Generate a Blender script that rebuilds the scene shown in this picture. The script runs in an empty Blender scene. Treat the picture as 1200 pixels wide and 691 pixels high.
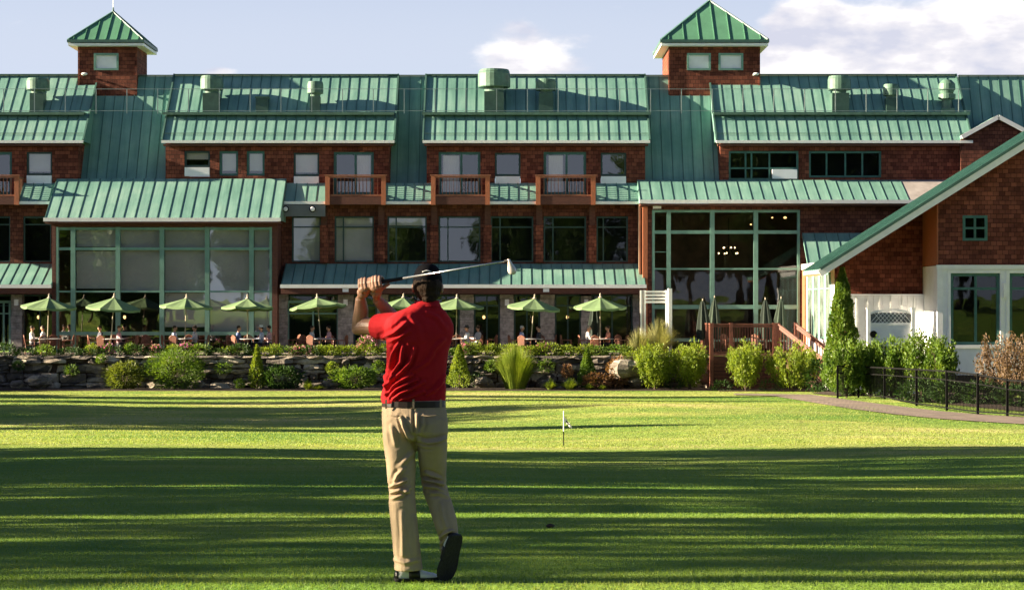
import bpy, math, random
import numpy as np
from mathutils import Vector, Matrix, noise as mnoise

scene = bpy.context.scene
COL = scene.collection
F, CX, CY, ZC = 2333.3, 600.0, 356.0, 1.6     # lens in pixels of the photograph, horizon point, eye height

def P(px, py, Y):
    return Vector(((px-CX)*Y/F, Y, ZC+(CY-py)*Y/F))
def PX(px, Y): return (px-CX)*Y/F
def PZ(py, Y): return ZC+(CY-py)*Y/F

# ------------------------------------------------------------------ materials
def new_mat(name):
    m = bpy.data.materials.new(name); m.use_nodes = True
    nt = m.node_tree
    b = nt.nodes.get('Principled BSDF')
    return m, nt, b

def node(nt, t, **kw):
    n = nt.nodes.new(t)
    for k, v in kw.items():
        setattr(n, k, v)
    return n

def ramp(nt, fac, stops):
    r = node(nt, 'ShaderNodeValToRGB')
    e = r.color_ramp.elements
    while len(e) < len(stops): e.new(0.5)
    for el, (p, c) in zip(e, stops):
        el.position = p; el.color = (c[0], c[1], c[2], 1)
    nt.links.new(fac, r.inputs['Fac'])
    return r.outputs['Color']

def coords(nt, scale=(1,1,1)):
    tc = node(nt, 'ShaderNodeTexCoord')
    mp = node(nt, 'ShaderNodeMapping'); mp.inputs['Scale'].default_value = scale
    nt.links.new(tc.outputs['Object'], mp.inputs['Vector'])
    return mp.outputs['Vector']

def noise_tex(nt, vec, scale, detail=4, rough=.6):
    n = node(nt, 'ShaderNodeTexNoise')
    n.inputs['Scale'].default_value = scale; n.inputs['Detail'].default_value = detail
    n.inputs['Roughness'].default_value = rough
    nt.links.new(vec, n.inputs['Vector'])
    return n.outputs['Fac']

def simple(name, c, rough=.6, var=.25, scale=6, bump=0.0, bscale=40, metal=0.0, spec=.4, stretch=(1,1,1)):
    """one colour broken up by two octaves of noise, with optional fine bump"""
    m, nt, b = new_mat(name)
    v = coords(nt, stretch)
    f = noise_tex(nt, v, scale)
    lo = [x*(1-var) for x in c]; hi = [min(1, x*(1+var)) for x in c]
    nt.links.new(ramp(nt, f, [(.3, lo), (.7, hi)]), b.inputs['Base Color'])
    b.inputs['Roughness'].default_value = rough
    b.inputs['Metallic'].default_value = metal
    b.inputs['Specular IOR Level'].default_value = spec
    if bump:
        bp = node(nt, 'ShaderNodeBump'); bp.inputs['Strength'].default_value = bump
        bp.inputs['Distance'].default_value = .02
        nt.links.new(noise_tex(nt, v, bscale), bp.inputs['Height'])
        nt.links.new(bp.outputs['Normal'], b.inputs['Normal'])
    return m

def shingle_mat(name, c1, c2, joint, w=.25, h=.19):
    m, nt, b = new_mat(name)
    tc = node(nt, 'ShaderNodeTexCoord')
    sep = node(nt, 'ShaderNodeSeparateXYZ'); nt.links.new(tc.outputs['Object'], sep.inputs[0])
    add = node(nt, 'ShaderNodeMath', operation='ADD')
    nt.links.new(sep.outputs['X'], add.inputs[0]); nt.links.new(sep.outputs['Y'], add.inputs[1])
    cmb = node(nt, 'ShaderNodeCombineXYZ')
    nt.links.new(add.outputs[0], cmb.inputs['X']); nt.links.new(sep.outputs['Z'], cmb.inputs['Y'])
    br = node(nt, 'ShaderNodeTexBrick'); br.offset = .43; br.squash = 1
    br.inputs['Scale'].default_value = 1
    br.inputs['Brick Width'].default_value = w; br.inputs['Row Height'].default_value = h
    br.inputs['Mortar Size'].default_value = .007; br.inputs['Mortar Smooth'].default_value = .1
    br.inputs['Color1'].default_value = (0,0,0,1); br.inputs['Color2'].default_value = (1,1,1,1)
    br.inputs['Mortar'].default_value = (.5,.5,.5,1)
    nt.links.new(cmb.outputs[0], br.inputs['Vector'])
    col = ramp(nt, br.outputs['Color'], [(0, c1), (1, c2)])
    big = noise_tex(nt, cmb.outputs[0], .9, 5)
    mx = node(nt, 'ShaderNodeMix', data_type='RGBA', blend_type='MULTIPLY')
    mx.inputs['Factor'].default_value = .8
    nt.links.new(col, mx.inputs['A'])
    nt.links.new(ramp(nt, big, [(.3, (.5,.48,.48)), (.55,(1,1,1)), (.75, (1.4,1.42,1.4))]), mx.inputs['B'])
    mj = node(nt, 'ShaderNodeMix', data_type='RGBA')
    nt.links.new(br.outputs['Fac'], mj.inputs['Factor'])
    nt.links.new(mx.outputs['Result'], mj.inputs['A']); mj.inputs['B'].default_value = (*joint, 1)
    nt.links.new(mj.outputs['Result'], b.inputs['Base Color'])
    b.inputs['Roughness'].default_value = .85; b.inputs['Specular IOR Level'].default_value = .15
    # height: each course leans out at its butt, each shingle a little different, joints deep
    md = node(nt, 'ShaderNodeMath', operation='PINGPONG')
    md.operation = 'FRACT'
    dv = node(nt, 'ShaderNodeMath', operation='DIVIDE'); dv.inputs[1].default_value = h
    nt.links.new(sep.outputs['Z'], dv.inputs[0]); nt.links.new(dv.outputs[0], md.inputs[0])
    inv = node(nt, 'ShaderNodeMath', operation='SUBTRACT'); inv.inputs[0].default_value = 1
    nt.links.new(md.outputs[0], inv.inputs[1])
    a1 = node(nt, 'ShaderNodeMath', operation='MULTIPLY_ADD'); a1.inputs[1].default_value = .8
    nt.links.new(br.outputs['Color'], a1.inputs[0]); nt.links.new(inv.outputs[0], a1.inputs[2])
    a2 = node(nt, 'ShaderNodeMath', operation='MULTIPLY_ADD'); a2.inputs[1].default_value = -.8
    nt.links.new(br.outputs['Fac'], a2.inputs[0]); nt.links.new(a1.outputs[0], a2.inputs[2])
    fine = noise_tex(nt, cmb.outputs[0], 14, 4)
    a3 = node(nt, 'ShaderNodeMath', operation='MULTIPLY_ADD'); a3.inputs[1].default_value = .7
    nt.links.new(fine, a3.inputs[0]); nt.links.new(a2.outputs[0], a3.inputs[2])
    bp = node(nt, 'ShaderNodeBump'); bp.inputs['Strength'].default_value = .9
    bp.inputs['Distance'].default_value = .035
    nt.links.new(a3.outputs[0], bp.inputs['Height']); nt.links.new(bp.outputs['Normal'], b.inputs['Normal'])
    return m

def leaf_mat(name, cols, trans=.35, scale=1.3, rough=.55):
    m, nt, b = new_mat(name)
    out = nt.nodes['Material Output']
    v = coords(nt)
    f1 = noise_tex(nt, v, scale, 3); f2 = noise_tex(nt, v, 23, 2)
    ad = node(nt, 'ShaderNodeMath', operation='MULTIPLY_ADD'); ad.inputs[1].default_value = .55
    nt.links.new(f2, ad.inputs[0])
    hf = node(nt, 'ShaderNodeMath', operation='MULTIPLY'); hf.inputs[1].default_value = .5
    nt.links.new(f1, hf.inputs[0]); nt.links.new(hf.outputs[0], ad.inputs[2])
    st = [(.36 + .32*i/max(1, len(cols)-1), c) for i, c in enumerate(cols)]
    col = ramp(nt, ad.outputs[0], st)
    nt.links.new(col, b.inputs['Base Color'])
    b.inputs['Roughness'].default_value = rough; b.inputs['Specular IOR Level'].default_value = .25
    tr = node(nt, 'ShaderNodeBsdfTranslucent')
    bri = node(nt, 'ShaderNodeMix', data_type='RGBA', blend_type='MULTIPLY'); bri.inputs['Factor'].default_value = 1
    nt.links.new(col, bri.inputs['A']); bri.inputs['B'].default_value = (1.5, 1.45, .8, 1)
    nt.links.new(bri.outputs['Result'], tr.inputs['Color'])
    mx = node(nt, 'ShaderNodeMixShader'); mx.inputs['Fac'].default_value = trans
    nt.links.new(b.outputs[0], mx.inputs[1]); nt.links.new(tr.outputs[0], mx.inputs[2])
    nt.links.new(mx.outputs[0], out.inputs['Surface'])
    return m

def glass_mat(name, refl=.13, tint=(.84,.83,.82)):
    m, nt, b = new_mat(name)
    nt.nodes.remove(b)
    out = nt.nodes['Material Output']
    tr = node(nt, 'ShaderNodeBsdfTransparent'); tr.inputs['Color'].default_value = (*tint, 1)
    gl = node(nt, 'ShaderNodeBsdfGlossy'); gl.inputs['Roughness'].default_value = .015
    gl.inputs['Color'].default_value = (.95,.97,1,1)
    # old glass is never quite flat
    bp = node(nt, 'ShaderNodeBump'); bp.inputs['Strength'].default_value = .12; bp.inputs['Distance'].default_value = .02
    nt.links.new(noise_tex(nt, coords(nt), 1.1, 1), bp.inputs['Height'])
    nt.links.new(bp.outputs['Normal'], gl.inputs['Normal'])
    mx = node(nt, 'ShaderNodeMixShader'); mx.inputs['Fac'].default_value = refl
    nt.links.new(tr.outputs[0], mx.inputs[1]); nt.links.new(gl.outputs[0], mx.inputs[2])
    nt.links.new(mx.outputs[0], out.inputs['Surface'])
    return m

def glow_mat(name, c, s):
    m, nt, b = new_mat(name)
    b.inputs['Base Color'].default_value = (.8,.8,.75,1)
    b.inputs['Emission Color'].default_value = (*c, 1); b.inputs['Emission Strength'].default_value = s
    return m

M = {}
def roof_mat():
    m, nt, b = new_mat('green_standing_seam_metal')
    pan = noise_tex(nt, coords(nt, (2.0,.0,.0)), 1.0, 0)          # panel to panel
    strk = noise_tex(nt, coords(nt, (7,.5,.5)), 1.0, 4, .7)        # rain streaks down the slope
    fade = noise_tex(nt, coords(nt, (.5,.5,.7)), .8, 4)            # faded patches
    c = ramp(nt, fade, [(.3,(.125,.26,.22)),(.5,(.165,.315,.268)),(.72,(.235,.375,.32))])
    for f, st in ((pan, [(.35,(.86,.9,.9)),(.65,(1.1,1.08,1.06))]), (strk, [(.3,(.78,.82,.82)),(.55,(1,1,1)),(.75,(1.14,1.1,1.08))])):
        mx = node(nt, 'ShaderNodeMix', data_type='RGBA', blend_type='MULTIPLY'); mx.inputs['Factor'].default_value = 1
        nt.links.new(c, mx.inputs['A']); nt.links.new(ramp(nt, f, st), mx.inputs['B']); c = mx.outputs['Result']
    nt.links.new(c, b.inputs['Base Color'])
    nt.links.new(ramp(nt, strk, [(.3,(.36,)*3),(.7,(.55,)*3)]), b.inputs['Roughness'])
    bp = node(nt, 'ShaderNodeBump'); bp.inputs['Strength'].default_value = .25; bp.inputs['Distance'].default_value = .03
    nt.links.new(noise_tex(nt, coords(nt, (2,1.5,1.5)), 1.2, 2), bp.inputs['Height']); nt.links.new(bp.outputs['Normal'], b.inputs['Normal'])
    return m
M['roof_seam'] = simple('dark_green_seam_cap', (.06,.135,.115), .45, .2, 3)
M['roof'] = roof_mat()
M['roof_edge'] = simple('dark_green_metal_edge', (.055,.12,.10), .45, .15, 2)
M['cupola_roof'] = simple('deep_green_metal', (.085,.22,.135), .42, .15, 1)
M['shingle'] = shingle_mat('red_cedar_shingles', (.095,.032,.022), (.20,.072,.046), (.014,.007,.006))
M['shingle_bright'] = shingle_mat('bright_cedar_shingles', (.115,.033,.021), (.275,.086,.05), (.016,.008,.006))  # same shingle pattern in a brighter, redder brown
M['brownwood'] = simple('brown_stained_timber', (.10,.034,.022), .7, .3, 5, .3, 30, stretch=(1,1,4))
M['cedar'] = simple('orange_cedar_board', (.36,.115,.05), .65, .25, 5, .25, 30, stretch=(6,6,1))
M['deckwood'] = simple('red_brown_deck_timber', (.16,.055,.035), .6, .3, 6, .3, 30)
M['balconywood'] = simple('orange_brown_balcony_timber', (.30,.115,.06), .6, .3, 6, .3, 30)
M['white'] = simple('white_trim_paint', (.84,.84,.82), .5, .06, 3)
M['white_siding'] = simple('white_board_siding', (.84,.85,.86), .55, .06, 2)
M['teal'] = simple('teal_green_window_paint', (.045,.135,.115), .45, .2, 4)
M['sage'] = simple('sage_green_mullion_paint', (.16,.30,.245), .45, .12, 3)
M['darkframe'] = simple('dark_green_window_paint', (.025,.06,.055), .45, .2, 4)
M['glass'] = glass_mat('window_glass')
M['glass_dark'] = glass_mat('dark_window_glass', .05, (.6,.65,.65))
M['bay_glass'] = glass_mat('reflecting_bay_glass', .19, (.8,.8,.79))
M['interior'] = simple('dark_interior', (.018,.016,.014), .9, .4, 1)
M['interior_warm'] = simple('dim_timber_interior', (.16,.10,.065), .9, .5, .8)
M['blind'] = simple('pale_grey_blind', (.60,.59,.57), .8, .08, 1)
M['curtain'] = simple('pale_curtain', (.70,.69,.66), .8, .15, 9, stretch=(6,1,.4))
M['acwhite'] = simple('white_unit_metal', (.85,.84,.88), .5, .04, 3)
M['greypanel'] = simple('grey_sign_panel', (.15,.16,.17), .6, .1, 3)
M['ventgreen'] = simple('sage_green_vent_metal', (.085,.16,.12), .5, .25, 3)
M['ventdark'] = simple('dark_green_vent_metal', (.045,.095,.075), .5, .2, 3)
M['rail'] = simple('galvanised_pipe', (.30,.36,.34), .4, .15, 5, metal=.3)
M['stonepier'] = simple('grey_ashlar_stone', (.28,.255,.24), .85, .45, 5, .6, 9)
M['lampglass'] = glow_mat('lamp_glass_lit', (1,.55,.2), .8)
M['bulb'] = glow_mat('chandelier_bulb', (1,.62,.3), 2.5)
M['black'] = simple('black_painted_metal', (.006,.006,.006), .8, .2, 5, spec=.1)

# ------------------------------------------------------------------ mesh building
class MB:
    def __init__(s): s.v = []; s.f = []; s.mi = []; s.cur = 0
    def face(s, pts):
        i = len(s.v); s.v += [tuple(p) for p in pts]; s.f.append(list(range(i, i+len(pts)))); s.mi.append(s.cur)
    def box(s, x0, x1, y0, y1, z0, z1):
        i = len(s.v)
        s.v += [(x0,y0,z0),(x1,y0,z0),(x1,y1,z0),(x0,y1,z0),(x0,y0,z1),(x1,y0,z1),(x1,y1,z1),(x0,y1,z1)]
        for q in ((0,3,2,1),(4,5,6,7),(0,1,5,4),(1,2,6,5),(2,3,7,6),(3,0,4,7)):
            s.f.append([i+k for k in q]); s.mi.append(s.cur)
        return s
    def hexa(s, p):                       # eight corners, bottom ring then top ring
        i = len(s.v); s.v += [tuple(q) for q in p]
        for q in ((0,3,2,1),(4,5,6,7),(0,1,5,4),(1,2,6,5),(2,3,7,6),(3,0,4,7)):
            s.f.append([i+k for k in q]); s.mi.append(s.cur)
        return s
    def beam(s, a, b, w, h, up=(0,0,1)):  # rectangular bar from a to b
        a = Vector(a); b = Vector(b); d = (b-a).normalized()
        side = d.cross(Vector(up))
        if side.length < 1e-5: side = Vector((1,0,0))
        side.normalize(); u = side.cross(d).normalized()
        c = [a-side*w/2-u*h/2, a+side*w/2-u*h/2, b+side*w/2-u*h/2, b-side*w/2-u*h/2]
        return s.hexa(c + [q+u*h for q in c])
    def tube(s, pts, rad, n=8, cap=True, squash=None):
        pts = [Vector(p) for p in pts]
        if not hasattr(rad, '__len__'): rad = [rad]*len(pts)
        rings = []; prev = None
        for k, p in enumerate(pts):
            d = (pts[min(k+1, len(pts)-1)]-pts[max(k-1, 0)]).normalized()
            if prev is None:
                ref = Vector((0,0,1)) if abs(d.z) < .9 else Vector((1,0,0))
                a = d.cross(ref).normalized()
            else:
                a = (prev - d*prev.dot(d)).normalized()
            prev = a; b = d.cross(a)
            i = len(s.v)
            for j in range(n):
                t = 2*math.pi*j/n
                s.v.append(tuple(p + (a*math.cos(t)+b*math.sin(t))*rad[k]))
            rings.append(i)
        for k in range(len(rings)-1):
            for j in range(n):
                q = [rings[k]+j, rings[k]+(j+1)%n, rings[k+1]+(j+1)%n, rings[k+1]+j]
                s.f.append(q); s.mi.append(s.cur)
        if cap:
            s.f.append([rings[0]+j for j in reversed(range(n))]); s.mi.append(s.cur)
            s.f.append([rings[-1]+j for j in range(n)]); s.mi.append(s.cur)
        return s
    def loft(s, rings, cap=True):         # rings: lists of the same number of points
        st = []
        for r in rings:
            st.append(len(s.v)); s.v += [tuple(p) for p in r]
        n = len(rings[0])
        for k in range(len(st)-1):
            for j in range(n):
                s.f.append([st[k]+j, st[k]+(j+1)%n, st[k+1]+(j+1)%n, st[k+1]+j]); s.mi.append(s.cur)
        if cap:
            s.f.append([st[0]+j for j in reversed(range(n))]); s.mi.append(s.cur)
            s.f.append([st[-1]+j for j in range(n)]); s.mi.append(s.cur)
        return s
    def lathe(s, c, prof, n=16):
        c = Vector(c)
        return s.loft([[c+Vector((r*math.cos(2*math.pi*j/n), r*math.sin(2*math.pi*j/n), z)) for j in range(n)] for r, z in prof])
    def ball(s, c, r, nu=14, nv=9, rot=None):
        c = Vector(c); r = r if hasattr(r, '__len__') else (r, r, r)
        rings = []
        for k in range(1, nv):
            th = math.pi*k/nv
            ring = []
            for j in range(nu):
                t = 2*math.pi*j/nu
                q = Vector((r[0]*math.sin(th)*math.cos(t), r[1]*math.sin(th)*math.sin(t), -r[2]*math.cos(th)))
                if rot: q = rot @ q
                ring.append(c+q)
            rings.append(ring)
        return s.loft(rings)
    def mesh(s, name, mats, off=(0,0,0), smooth=False):
        me = bpy.data.meshes.new(name)
        if any(s.mi) and not isinstance(mats, (list, tuple)): mats = [mats, M['roof_seam']]
        o = Vector(off)
        me.from_pydata([(v[0]-o.x, v[1]-o.y, v[2]-o.z) for v in s.v], [], s.f)
        for m in (mats if isinstance(mats, (list, tuple)) else [mats]): me.materials.append(m)
        if any(s.mi): me.polygons.foreach_set('material_index', s.mi)
        if smooth: me.polygons.foreach_set('use_smooth', [True]*len(me.polygons))
        me.update()
        return me
    def build(s, name, mats, parent=None, smooth=False, base=None):
        """one mesh object; as a child its points are stored in the frame of its thing"""
        off = Vector((0,0,0))
        if parent is not None:
            off = parent_origin(parent)
        elif base is not None:
            off = Vector(base)
        o = bpy.data.objects.new(name, s.mesh(name, mats, off, smooth))
        COL.objects.link(o)
        if parent is not None: o.parent = parent
        else: o.location = off
        return o

def parent_origin(p):
    o = Vector((0,0,0))
    while p is not None:
        o += p.location; p = p.parent
    return o

def tag(o, label=None, cat=None, group=None, kind=None):
    if label: o['label'] = label
    if cat: o['category'] = cat
    if group: o['group'] = group
    if kind: o['kind'] = kind
    return o

def thing(name, loc, label, cat, group=None):
    e = bpy.data.objects.new(name, None); COL.objects.link(e)
    e.location = loc; e.empty_display_size = .2
    return tag(e, label, cat, group)

def copy_tree(o, parent=None):
    c = o.copy(); COL.objects.link(c)
    if parent is not None: c.parent = parent
    for ch in list(o.children): copy_tree(ch, c)
    return c

def place(root, loc, label=None, rz=0, sc=None):
    c = copy_tree(root); c.location = loc; c.rotation_euler = (0,0,rz)
    if sc is not None: c.scale = sc if hasattr(sc, '__len__') else (sc, sc, sc)
    if label: c['label'] = label
    return c

def np_mesh(name, verts, nper, mat):
    """many separate faces of nper corners each, from an array (n*nper, 3)"""
    me = bpy.data.meshes.new(name)
    n = len(verts)//nper
    me.vertices.add(len(verts)); me.vertices.foreach_set('co', np.asarray(verts, np.float32).ravel())
    me.loops.add(len(verts)); me.loops.foreach_set('vertex_index', np.arange(len(verts), dtype=np.int32))
    me.polygons.add(n); me.polygons.foreach_set('loop_start', np.arange(0, len(verts), nper, dtype=np.int32))
    me.update(calc_edges=True); me.materials.append(mat); me.validate()
    return me

def link(name, me, parent=None, loc=(0,0,0)):
    o = bpy.data.objects.new(name, me); COL.objects.link(o)
    if parent is not None: o.parent = parent
    o.location = loc
    return o

def remeshed(mb, voxel, smooth=3, factor=.5):
    """the union of closed shells as one continuous skin"""
    tmp = bpy.data.objects.new('tmp', mb.mesh('tmp', [])); COL.objects.link(tmp)
    r = tmp.modifiers.new('r', 'REMESH'); r.mode = 'VOXEL'; r.voxel_size = voxel; r.use_smooth_shade = True
    if smooth:
        s = tmp.modifiers.new('s', 'SMOOTH'); s.iterations = smooth; s.factor = factor
    dg = bpy.context.evaluated_depsgraph_get(); dg.update()
    me = bpy.data.meshes.new_from_object(tmp.evaluated_get(dg))
    tm = tmp.data
    bpy.data.objects.remove(tmp); bpy.data.meshes.remove(tm)
    return me

def wall_holes(mb, x0, x1, z0, z1, Y, holes, t=.3):
    """a wall slab whose front is at Y, with rectangular openings (x0,x1,z0,z1)"""
    xs = sorted({x0, x1, *[h[0] for h in holes], *[h[1] for h in holes]})
    zs = sorted({z0, z1, *[h[2] for h in holes], *[h[3] for h in holes]})
    xs = [x for x in xs if x0 <= x <= x1]; zs = [z for z in zs if z0 <= z <= z1]
    for a, b in zip(xs, xs[1:]):
        for c, d in zip(zs, zs[1:]):
            mx, mz = (a+b)/2, (c+d)/2
            if any(h[0] < mx < h[1] and h[2] < mz < h[3] for h in holes): continue
            mb.face([(a,Y,c),(b,Y,c),(b,Y,d),(a,Y,d)])
            mb.face([(b,Y+t,c),(a,Y+t,c),(a,Y+t,d),(b,Y+t,d)])
    for h in holes:
        a, b, c, d = h
        mb.face([(a,Y,c),(a,Y+t,c),(b,Y+t,c),(b,Y,c)]); mb.face([(a,Y,d),(b,Y,d),(b,Y+t,d),(a,Y+t,d)])
        mb.face([(a,Y,c),(a,Y,d),(a,Y+t,d),(a,Y+t,c)]); mb.face([(b,Y,c),(b,Y+t,c),(b,Y+t,d),(b,Y,d)])
    mb.face([(x0,Y,z0),(x0,Y,z1),(x0,Y+t,z1),(x0,Y+t,z0)]); mb.face([(x1,Y,z0),(x1,Y+t,z0),(x1,Y+t,z1),(x1,Y,z1)])
    mb.face([(x0,Y,z1),(x1,Y,z1),(x1,Y+t,z1),(x0,Y+t,z1)]); mb.face([(x0,Y,z0),(x0,Y+t,z0),(x1,Y+t,z0),(x1,Y,z0)])

def seam_roof(mb, e0, e1, r0, r1, step=.5, th=.12, rib=(.03,.024), first=.0):
    """a pitched sheet from the eave e0-e1 up to r0-r1 with standing seams"""
    e0, e1, r0, r1 = map(Vector, (e0, e1, r0, r1))
    n = (e1-e0).cross(r0-e0).normalized(); c0 = mb.cur
    if n.z < 0: n = -n
    d = -n*th
    mb.hexa([e0+d, e1+d, r1+d, r0+d, e0, e1, r1, r0])
    L = (e1-e0).length; k = max(1, round(L/step))
    for i in range(k+1):
        t = min(max((i+first)/k, .002), .998)
        a = e0.lerp(e1, t); b = r0.lerp(r1, t)
        mb.cur = 1; mb.beam(a+n*rib[1]*.5, b+n*rib[1]*.5, rib[0], rib[1], up=n); mb.cur = c0
# ================================================================== the lodge
PATIO = -.75
YW = 98.0
lodge = thing('lodge', (0, 98, PATIO), 'long brown shingled lodge with green standing seam metal roofs and two cupolas', 'building')

def part(name, mb, mat, parent=None, smooth=False): return mb.build(name, mat, parent or lodge, smooth)
def xs(px, Y=YW): return PX(px, Y)
def zs_(py, Y=YW): return PZ(py, Y)

def window(parent, px0, px1, py0, py1, Y, fr='darkframe', v=(), h=(), blinds=(), fw=.07, pane='glass', name='window', depth=.14, deep=.9, bmat='blind'):
    """frame ring + bars, glass pane, blinds behind it, dark room behind that; px positions measured at depth Y"""
    x0, x1, z1, z0 = PX(px0, Y), PX(px1, Y), PZ(py0, Y), PZ(py1, Y)
    yf = Y+depth
    f = MB()
    f.box(x0, x0+fw, yf-.06, yf+.06, z0, z1); f.box(x1-fw, x1, yf-.06, yf+.06, z0, z1)
    f.box(x0+fw, x1-fw, yf-.06, yf+.06, z0, z0+fw); f.box(x0+fw, x1-fw, yf-.06, yf+.06, z1-fw, z1)
    for q in v:
        x = PX(q, Y); f.box(x-fw*.4, x+fw*.4, yf-.045, yf+.045, z0+fw, z1-fw)
    for q in h:
        z = PZ(q, Y); f.box(x0+fw, x1-fw, yf-.052, yf+.05, z-fw*.4, z+fw*.4)
    w = f.build(name, M[fr], parent)
    g = MB(); g.face([(x0+fw*.5,yf,z0+fw*.5),(x1-fw*.5,yf,z0+fw*.5),(x1-fw*.5,yf,z1-fw*.5),(x0+fw*.5,yf,z1-fw*.5)])
    g.build('pane', M[pane], w)
    if blinds:
        b = MB()
        for (a, c, d, e) in blinds:
            b.box(PX(a,Y), PX(c,Y), yf+.10, yf+.115, PZ(e,Y), PZ(d,Y))
        b.build('blind', M[bmat], w)
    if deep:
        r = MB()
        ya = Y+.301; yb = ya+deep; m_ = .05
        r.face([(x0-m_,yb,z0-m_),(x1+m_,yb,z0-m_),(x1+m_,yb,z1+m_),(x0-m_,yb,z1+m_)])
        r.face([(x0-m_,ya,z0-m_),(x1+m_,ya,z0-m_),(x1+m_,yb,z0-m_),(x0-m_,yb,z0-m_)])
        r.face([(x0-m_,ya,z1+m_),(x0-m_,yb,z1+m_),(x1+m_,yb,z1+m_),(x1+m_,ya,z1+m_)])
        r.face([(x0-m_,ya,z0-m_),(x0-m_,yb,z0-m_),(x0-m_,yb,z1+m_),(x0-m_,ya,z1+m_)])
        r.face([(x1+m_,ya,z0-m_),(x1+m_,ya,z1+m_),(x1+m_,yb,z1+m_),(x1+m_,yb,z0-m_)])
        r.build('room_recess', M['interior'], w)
    return w
def hole(px0, px1, py0, py1, Y): return (PX(px0,Y), PX(px1,Y), PZ(py1,Y), PZ(py0,Y))

# ---- upper roof sections -------------------------------------------------
EY = 97.65
EZ = PZ(165, EY)
RY = 101.25
RZ = EZ + (RY-EY)
LEDGE_Y = EY + .0
def roof_at(y): return EZ + (y-EY)
SECT = [(-190, 97), (190, 461.5), (496, 761), (840, 1139)]
for a, b in SECT:
    mb = MB(); x0, x1 = PX(a, EY), PX(b, EY)
    seam_roof(mb, (x0,EY,EZ), (x1,EY,EZ), (x0,RY,RZ), (x1,RY,RZ), .5)
    # back pitch and gable cheeks close the section
    mb.face([(x0,RY,RZ),(x1,RY,RZ),(x1,RY+6,RZ-4),(x0,RY+6,RZ-4)])
    mb.face([(x0,EY,EZ-.02),(x0,RY,RZ-.02),(x0,RY,EZ-.02)]); mb.face([(x1,EY,EZ-.02),(x1,RY,EZ-.02),(x1,RY,RZ-.02)])
    r = part('roof', mb, M['roof'])
    e = MB(); e.box(x0-.03, x1+.03, EY-.09, EY-.002, EZ-.12, EZ+.015)
    e.build('gutter', M['white'], r)
    c = MB(); c.box(x0, x1, RY-.16, RY+.16, RZ+.02, RZ+.07)
    c.beam((x0-.02, EY-.03, EZ+.05), (x0-.02, RY, RZ+.08), .08, .06); c.beam((x1+.02, EY-.03, EZ+.05), (x1+.02, RY, RZ+.08), .08, .06)
    c.build('ridge_cap', M['roof_edge'], r)
    s = MB(); s.box(x0+.05, x1-.05, EY-.0, EY+.34, EZ-.24, EZ-.165); s.build('soffit', M['brownwood'], r)
    # snow guard bar just above the gutter
    g = MB(); yy = EY+.28; g.beam((x0+.05, yy, roof_at(yy)+.11), (x1-.05, yy, roof_at(yy)+.11), .03, .03)
    g.build('snow_guard', M['ventgreen'], r)

# ---- recessed steep roofs between the sections ------------------------------
VZ0, VY0 = PZ(242, 98.6), 98.6
for a, b, bz in ((92, 196, 214), (452, 504, 240), (752, 848, 213), (1135, 1420, 235)):
    yb = 98.45
    x0, x1 = PX(a, 99), PX(b, 99); z0 = PZ(bz, yb)
    mb = MB(); seam_roof(mb, (x0,yb,z0), (x1,yb,z0), (x0,RY,RZ-.03), (x1,RY,RZ-.03), .5)
    mb.face([(x0,RY,RZ-.03),(x1,RY,RZ-.03),(x1,RY+6,RZ-4),(x0,RY+6,RZ-4)])
    r = part('valley_roof', mb, M['roof'])
    c = MB(); c.box(x0, x1, RY-.12, RY+.12, RZ-.01, RZ+.03); c.build('ridge_cap', M['roof_edge'], r)

# ---- roof walkway with pipe railing -----------------------------------------
WKY = 99.0                              # on the sections the walk stands on the pitch
for a, b in ((-190, 100), (192, 462), (495, 762), (836, 1135)):
    x0, x1 = PX(a, WKY), PX(b, WKY); z = roof_at(WKY)
    mb = MB(); mb.box(x0, x1, WKY-.30, WKY+.26, z+.10, z+.16)
    mb.box(x0, x1, WKY-.30, WKY-.26, z+.02, z+.10)
    part('roof_walkway', mb, M['ventgreen'])
mb = MB(); z = roof_at(WKY)
zr = PZ(104.5, WKY-.27); zb = PZ(130.5, WKY-.27)
for a, b in ((-190, 462), (462, 500), (496, 1136)):
    for zz in (zr, zb+.02): mb.beam((PX(a,WKY), WKY-.28, zz), (PX(b,WKY), WKY-.28, zz), .022, .022)
for q in list(range(-170, 1140, 36)):
    x = PX(q-4, WKY); mb.beam((x, WKY-.28, zb-.12), (x, WKY-.28, zr), .038, .038, up=(0,1,0))
part('roof_railing', mb, M['rail'])

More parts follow.
